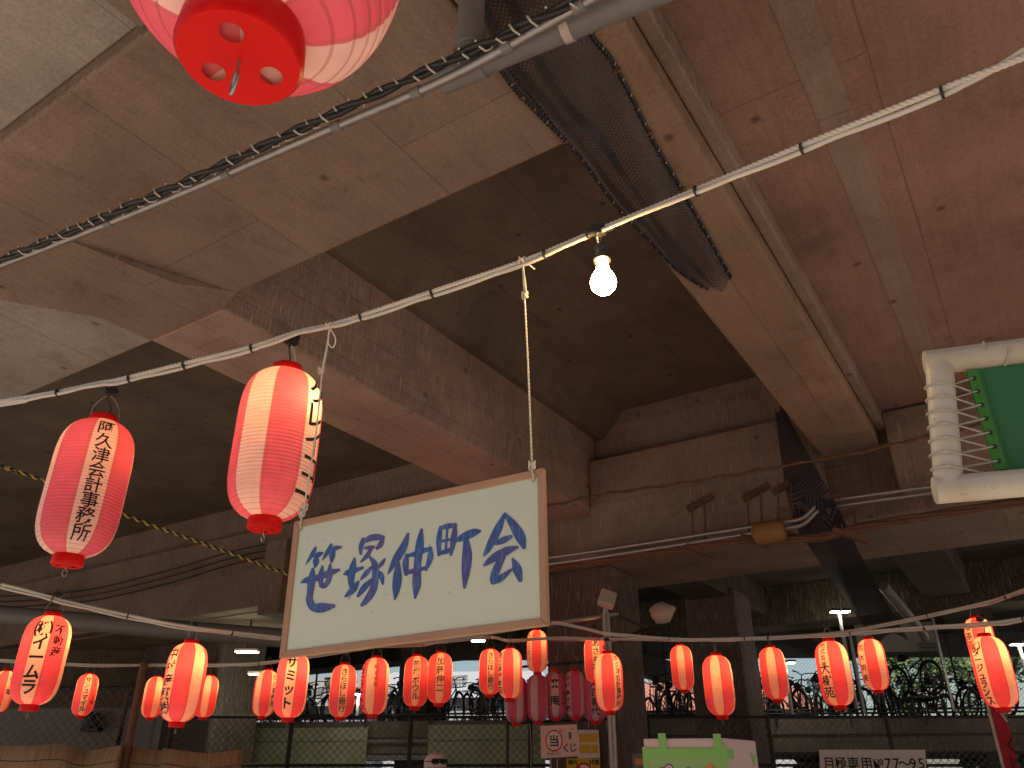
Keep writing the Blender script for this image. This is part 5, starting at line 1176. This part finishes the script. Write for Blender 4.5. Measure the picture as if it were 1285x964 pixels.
# ------------------------------------------------------------------ outside beyond the deck: trees, houses
def tree(name, x, y, h, rad, mat, label):
    rnd = random.Random(int(x*13+y*7)); root = empty(name, (x, y, 0), 0, label, 'tree', 'trees beyond the deck')
    tb = MB(); tb.tube([(0,0,0),(.1,0,h*.3),(0,.1,h*.6)], [.22,.16,.09], 9)
    for k in range(6):
        a = k*1.05; tb.tube([(.05,0,h*.35+.05*k*h*.3),(math.cos(a)*rad*.4,math.sin(a)*rad*.4,h*.6),(math.cos(a)*rad*.7,math.sin(a)*rad*.7,h*.75)], [.07,.05,.02], 6)
    tb.build('trunk', M['bark'], root)
    cl = [Vector((rnd.gauss(0,.45)*rad, rnd.gauss(0,.45)*rad, h*.68+rnd.gauss(0,.15)*h)) for _ in range(26)]
    vs = []; fs = []
    for c in cl:
        rr = rad*rnd.uniform(.22,.42)
        for _ in range(230):
            d = Vector((rnd.gauss(0,1), rnd.gauss(0,1), rnd.gauss(0,.8))).normalized()*rr*rnd.uniform(.4,1.05); p = c+d; s = rnd.uniform(.07,.14)
            a = Vector((rnd.uniform(-1,1), rnd.uniform(-1,1), rnd.uniform(-.6,.6))).normalized(); b_ = a.orthogonal().normalized(); b0 = len(vs)
            vs += [p-a*s, p+b_*s*.5, p+a*s, p-b_*s*.5]; fs.append((b0,b0+1,b0+2,b0+3))
    b = MB(); b.add(vs, fs); b.build('crown', M[mat], root, fix=False)
tree('broadleaf_tree', 14.5, 31, 9, 2.6, 'leafB', 'light green tree outside behind the far right lantern')
tree('broadleaf_tree', 19.5, 34, 10, 3.2, 'leafA', 'darker green tree outside at the right edge')
tree('broadleaf_tree', 24, 36, 11, 3.5, 'leafA', 'green tree outside furthest to the right')
tree('shrub_tree', 13.0, 22.5, 2.6, 1.2, 'leafB', 'low green shrub below the deck near the crimson banner')
tree('shrub_tree', 8.2, 23.0, 2.4, 1.1, 'leafA', 'low green shrub below the deck behind the parking notice')
def house(x, y, wd, dp, h, label, roofm='roofred'):
    root = empty('house', (x, y, 0), R(-5), label, 'house')
    MB().bb(-wd/2,wd/2,0,dp,0,h).build('wall', M['housew'], root)
    b = MB(); b.add([(-wd/2-.4,-.5,h),(wd/2+.4,-.5,h),(wd/2+.4,dp+.5,h),(-wd/2-.4,dp+.5,h),(-wd/2+.5,dp/2,h+1.8),(wd/2-.5,dp/2,h+1.8)], [(0,1,5,4),(2,3,4,5),(1,2,5),(3,0,4),(3,2,1,0)]); b.build('roof', M[roofm], root)
    for k in range(int(wd//2.4)):
        f_ = MB().bb(-wd/2+.8+k*2.4,-wd/2+2.0+k*2.4,-.04,.02,h-2.0,h-.8).build('window', M['steel'], root); MB().bb(-wd/2+.88+k*2.4,-wd/2+1.92+k*2.4,-.05,-.042,h-1.92,h-.88).build('pane', M['glass'], f_)
house(10.5, 42, 9, 7, 4.6, 'pale house with a red tiled roof outside behind the basket bicycle')
blocker = empty('added_sky_blocker', (2, -15, 0), 0, 'unseen plain grey block added behind the viewer to hold back low sky light', 'building')  # added out of view to cut low sky light on the foreground
MB().bb(-30, 30, -8, 0, 0, 13).build('wall', M['wallgrey'], blocker)
for k in range(14):
    for z in (1.2, 4.6, 8.0): MB().bb(-27+k*4, -25+k*4, .005, .06, z, z+1.7).build('window', M['glass'], blocker)
house(-3, 46, 10, 7, 5.6, 'pale house outside behind the middle bicycles', 'housew')
house(-12, 44, 9, 7, 5.0, 'pale house outside behind the left bicycles', 'wallgrey')
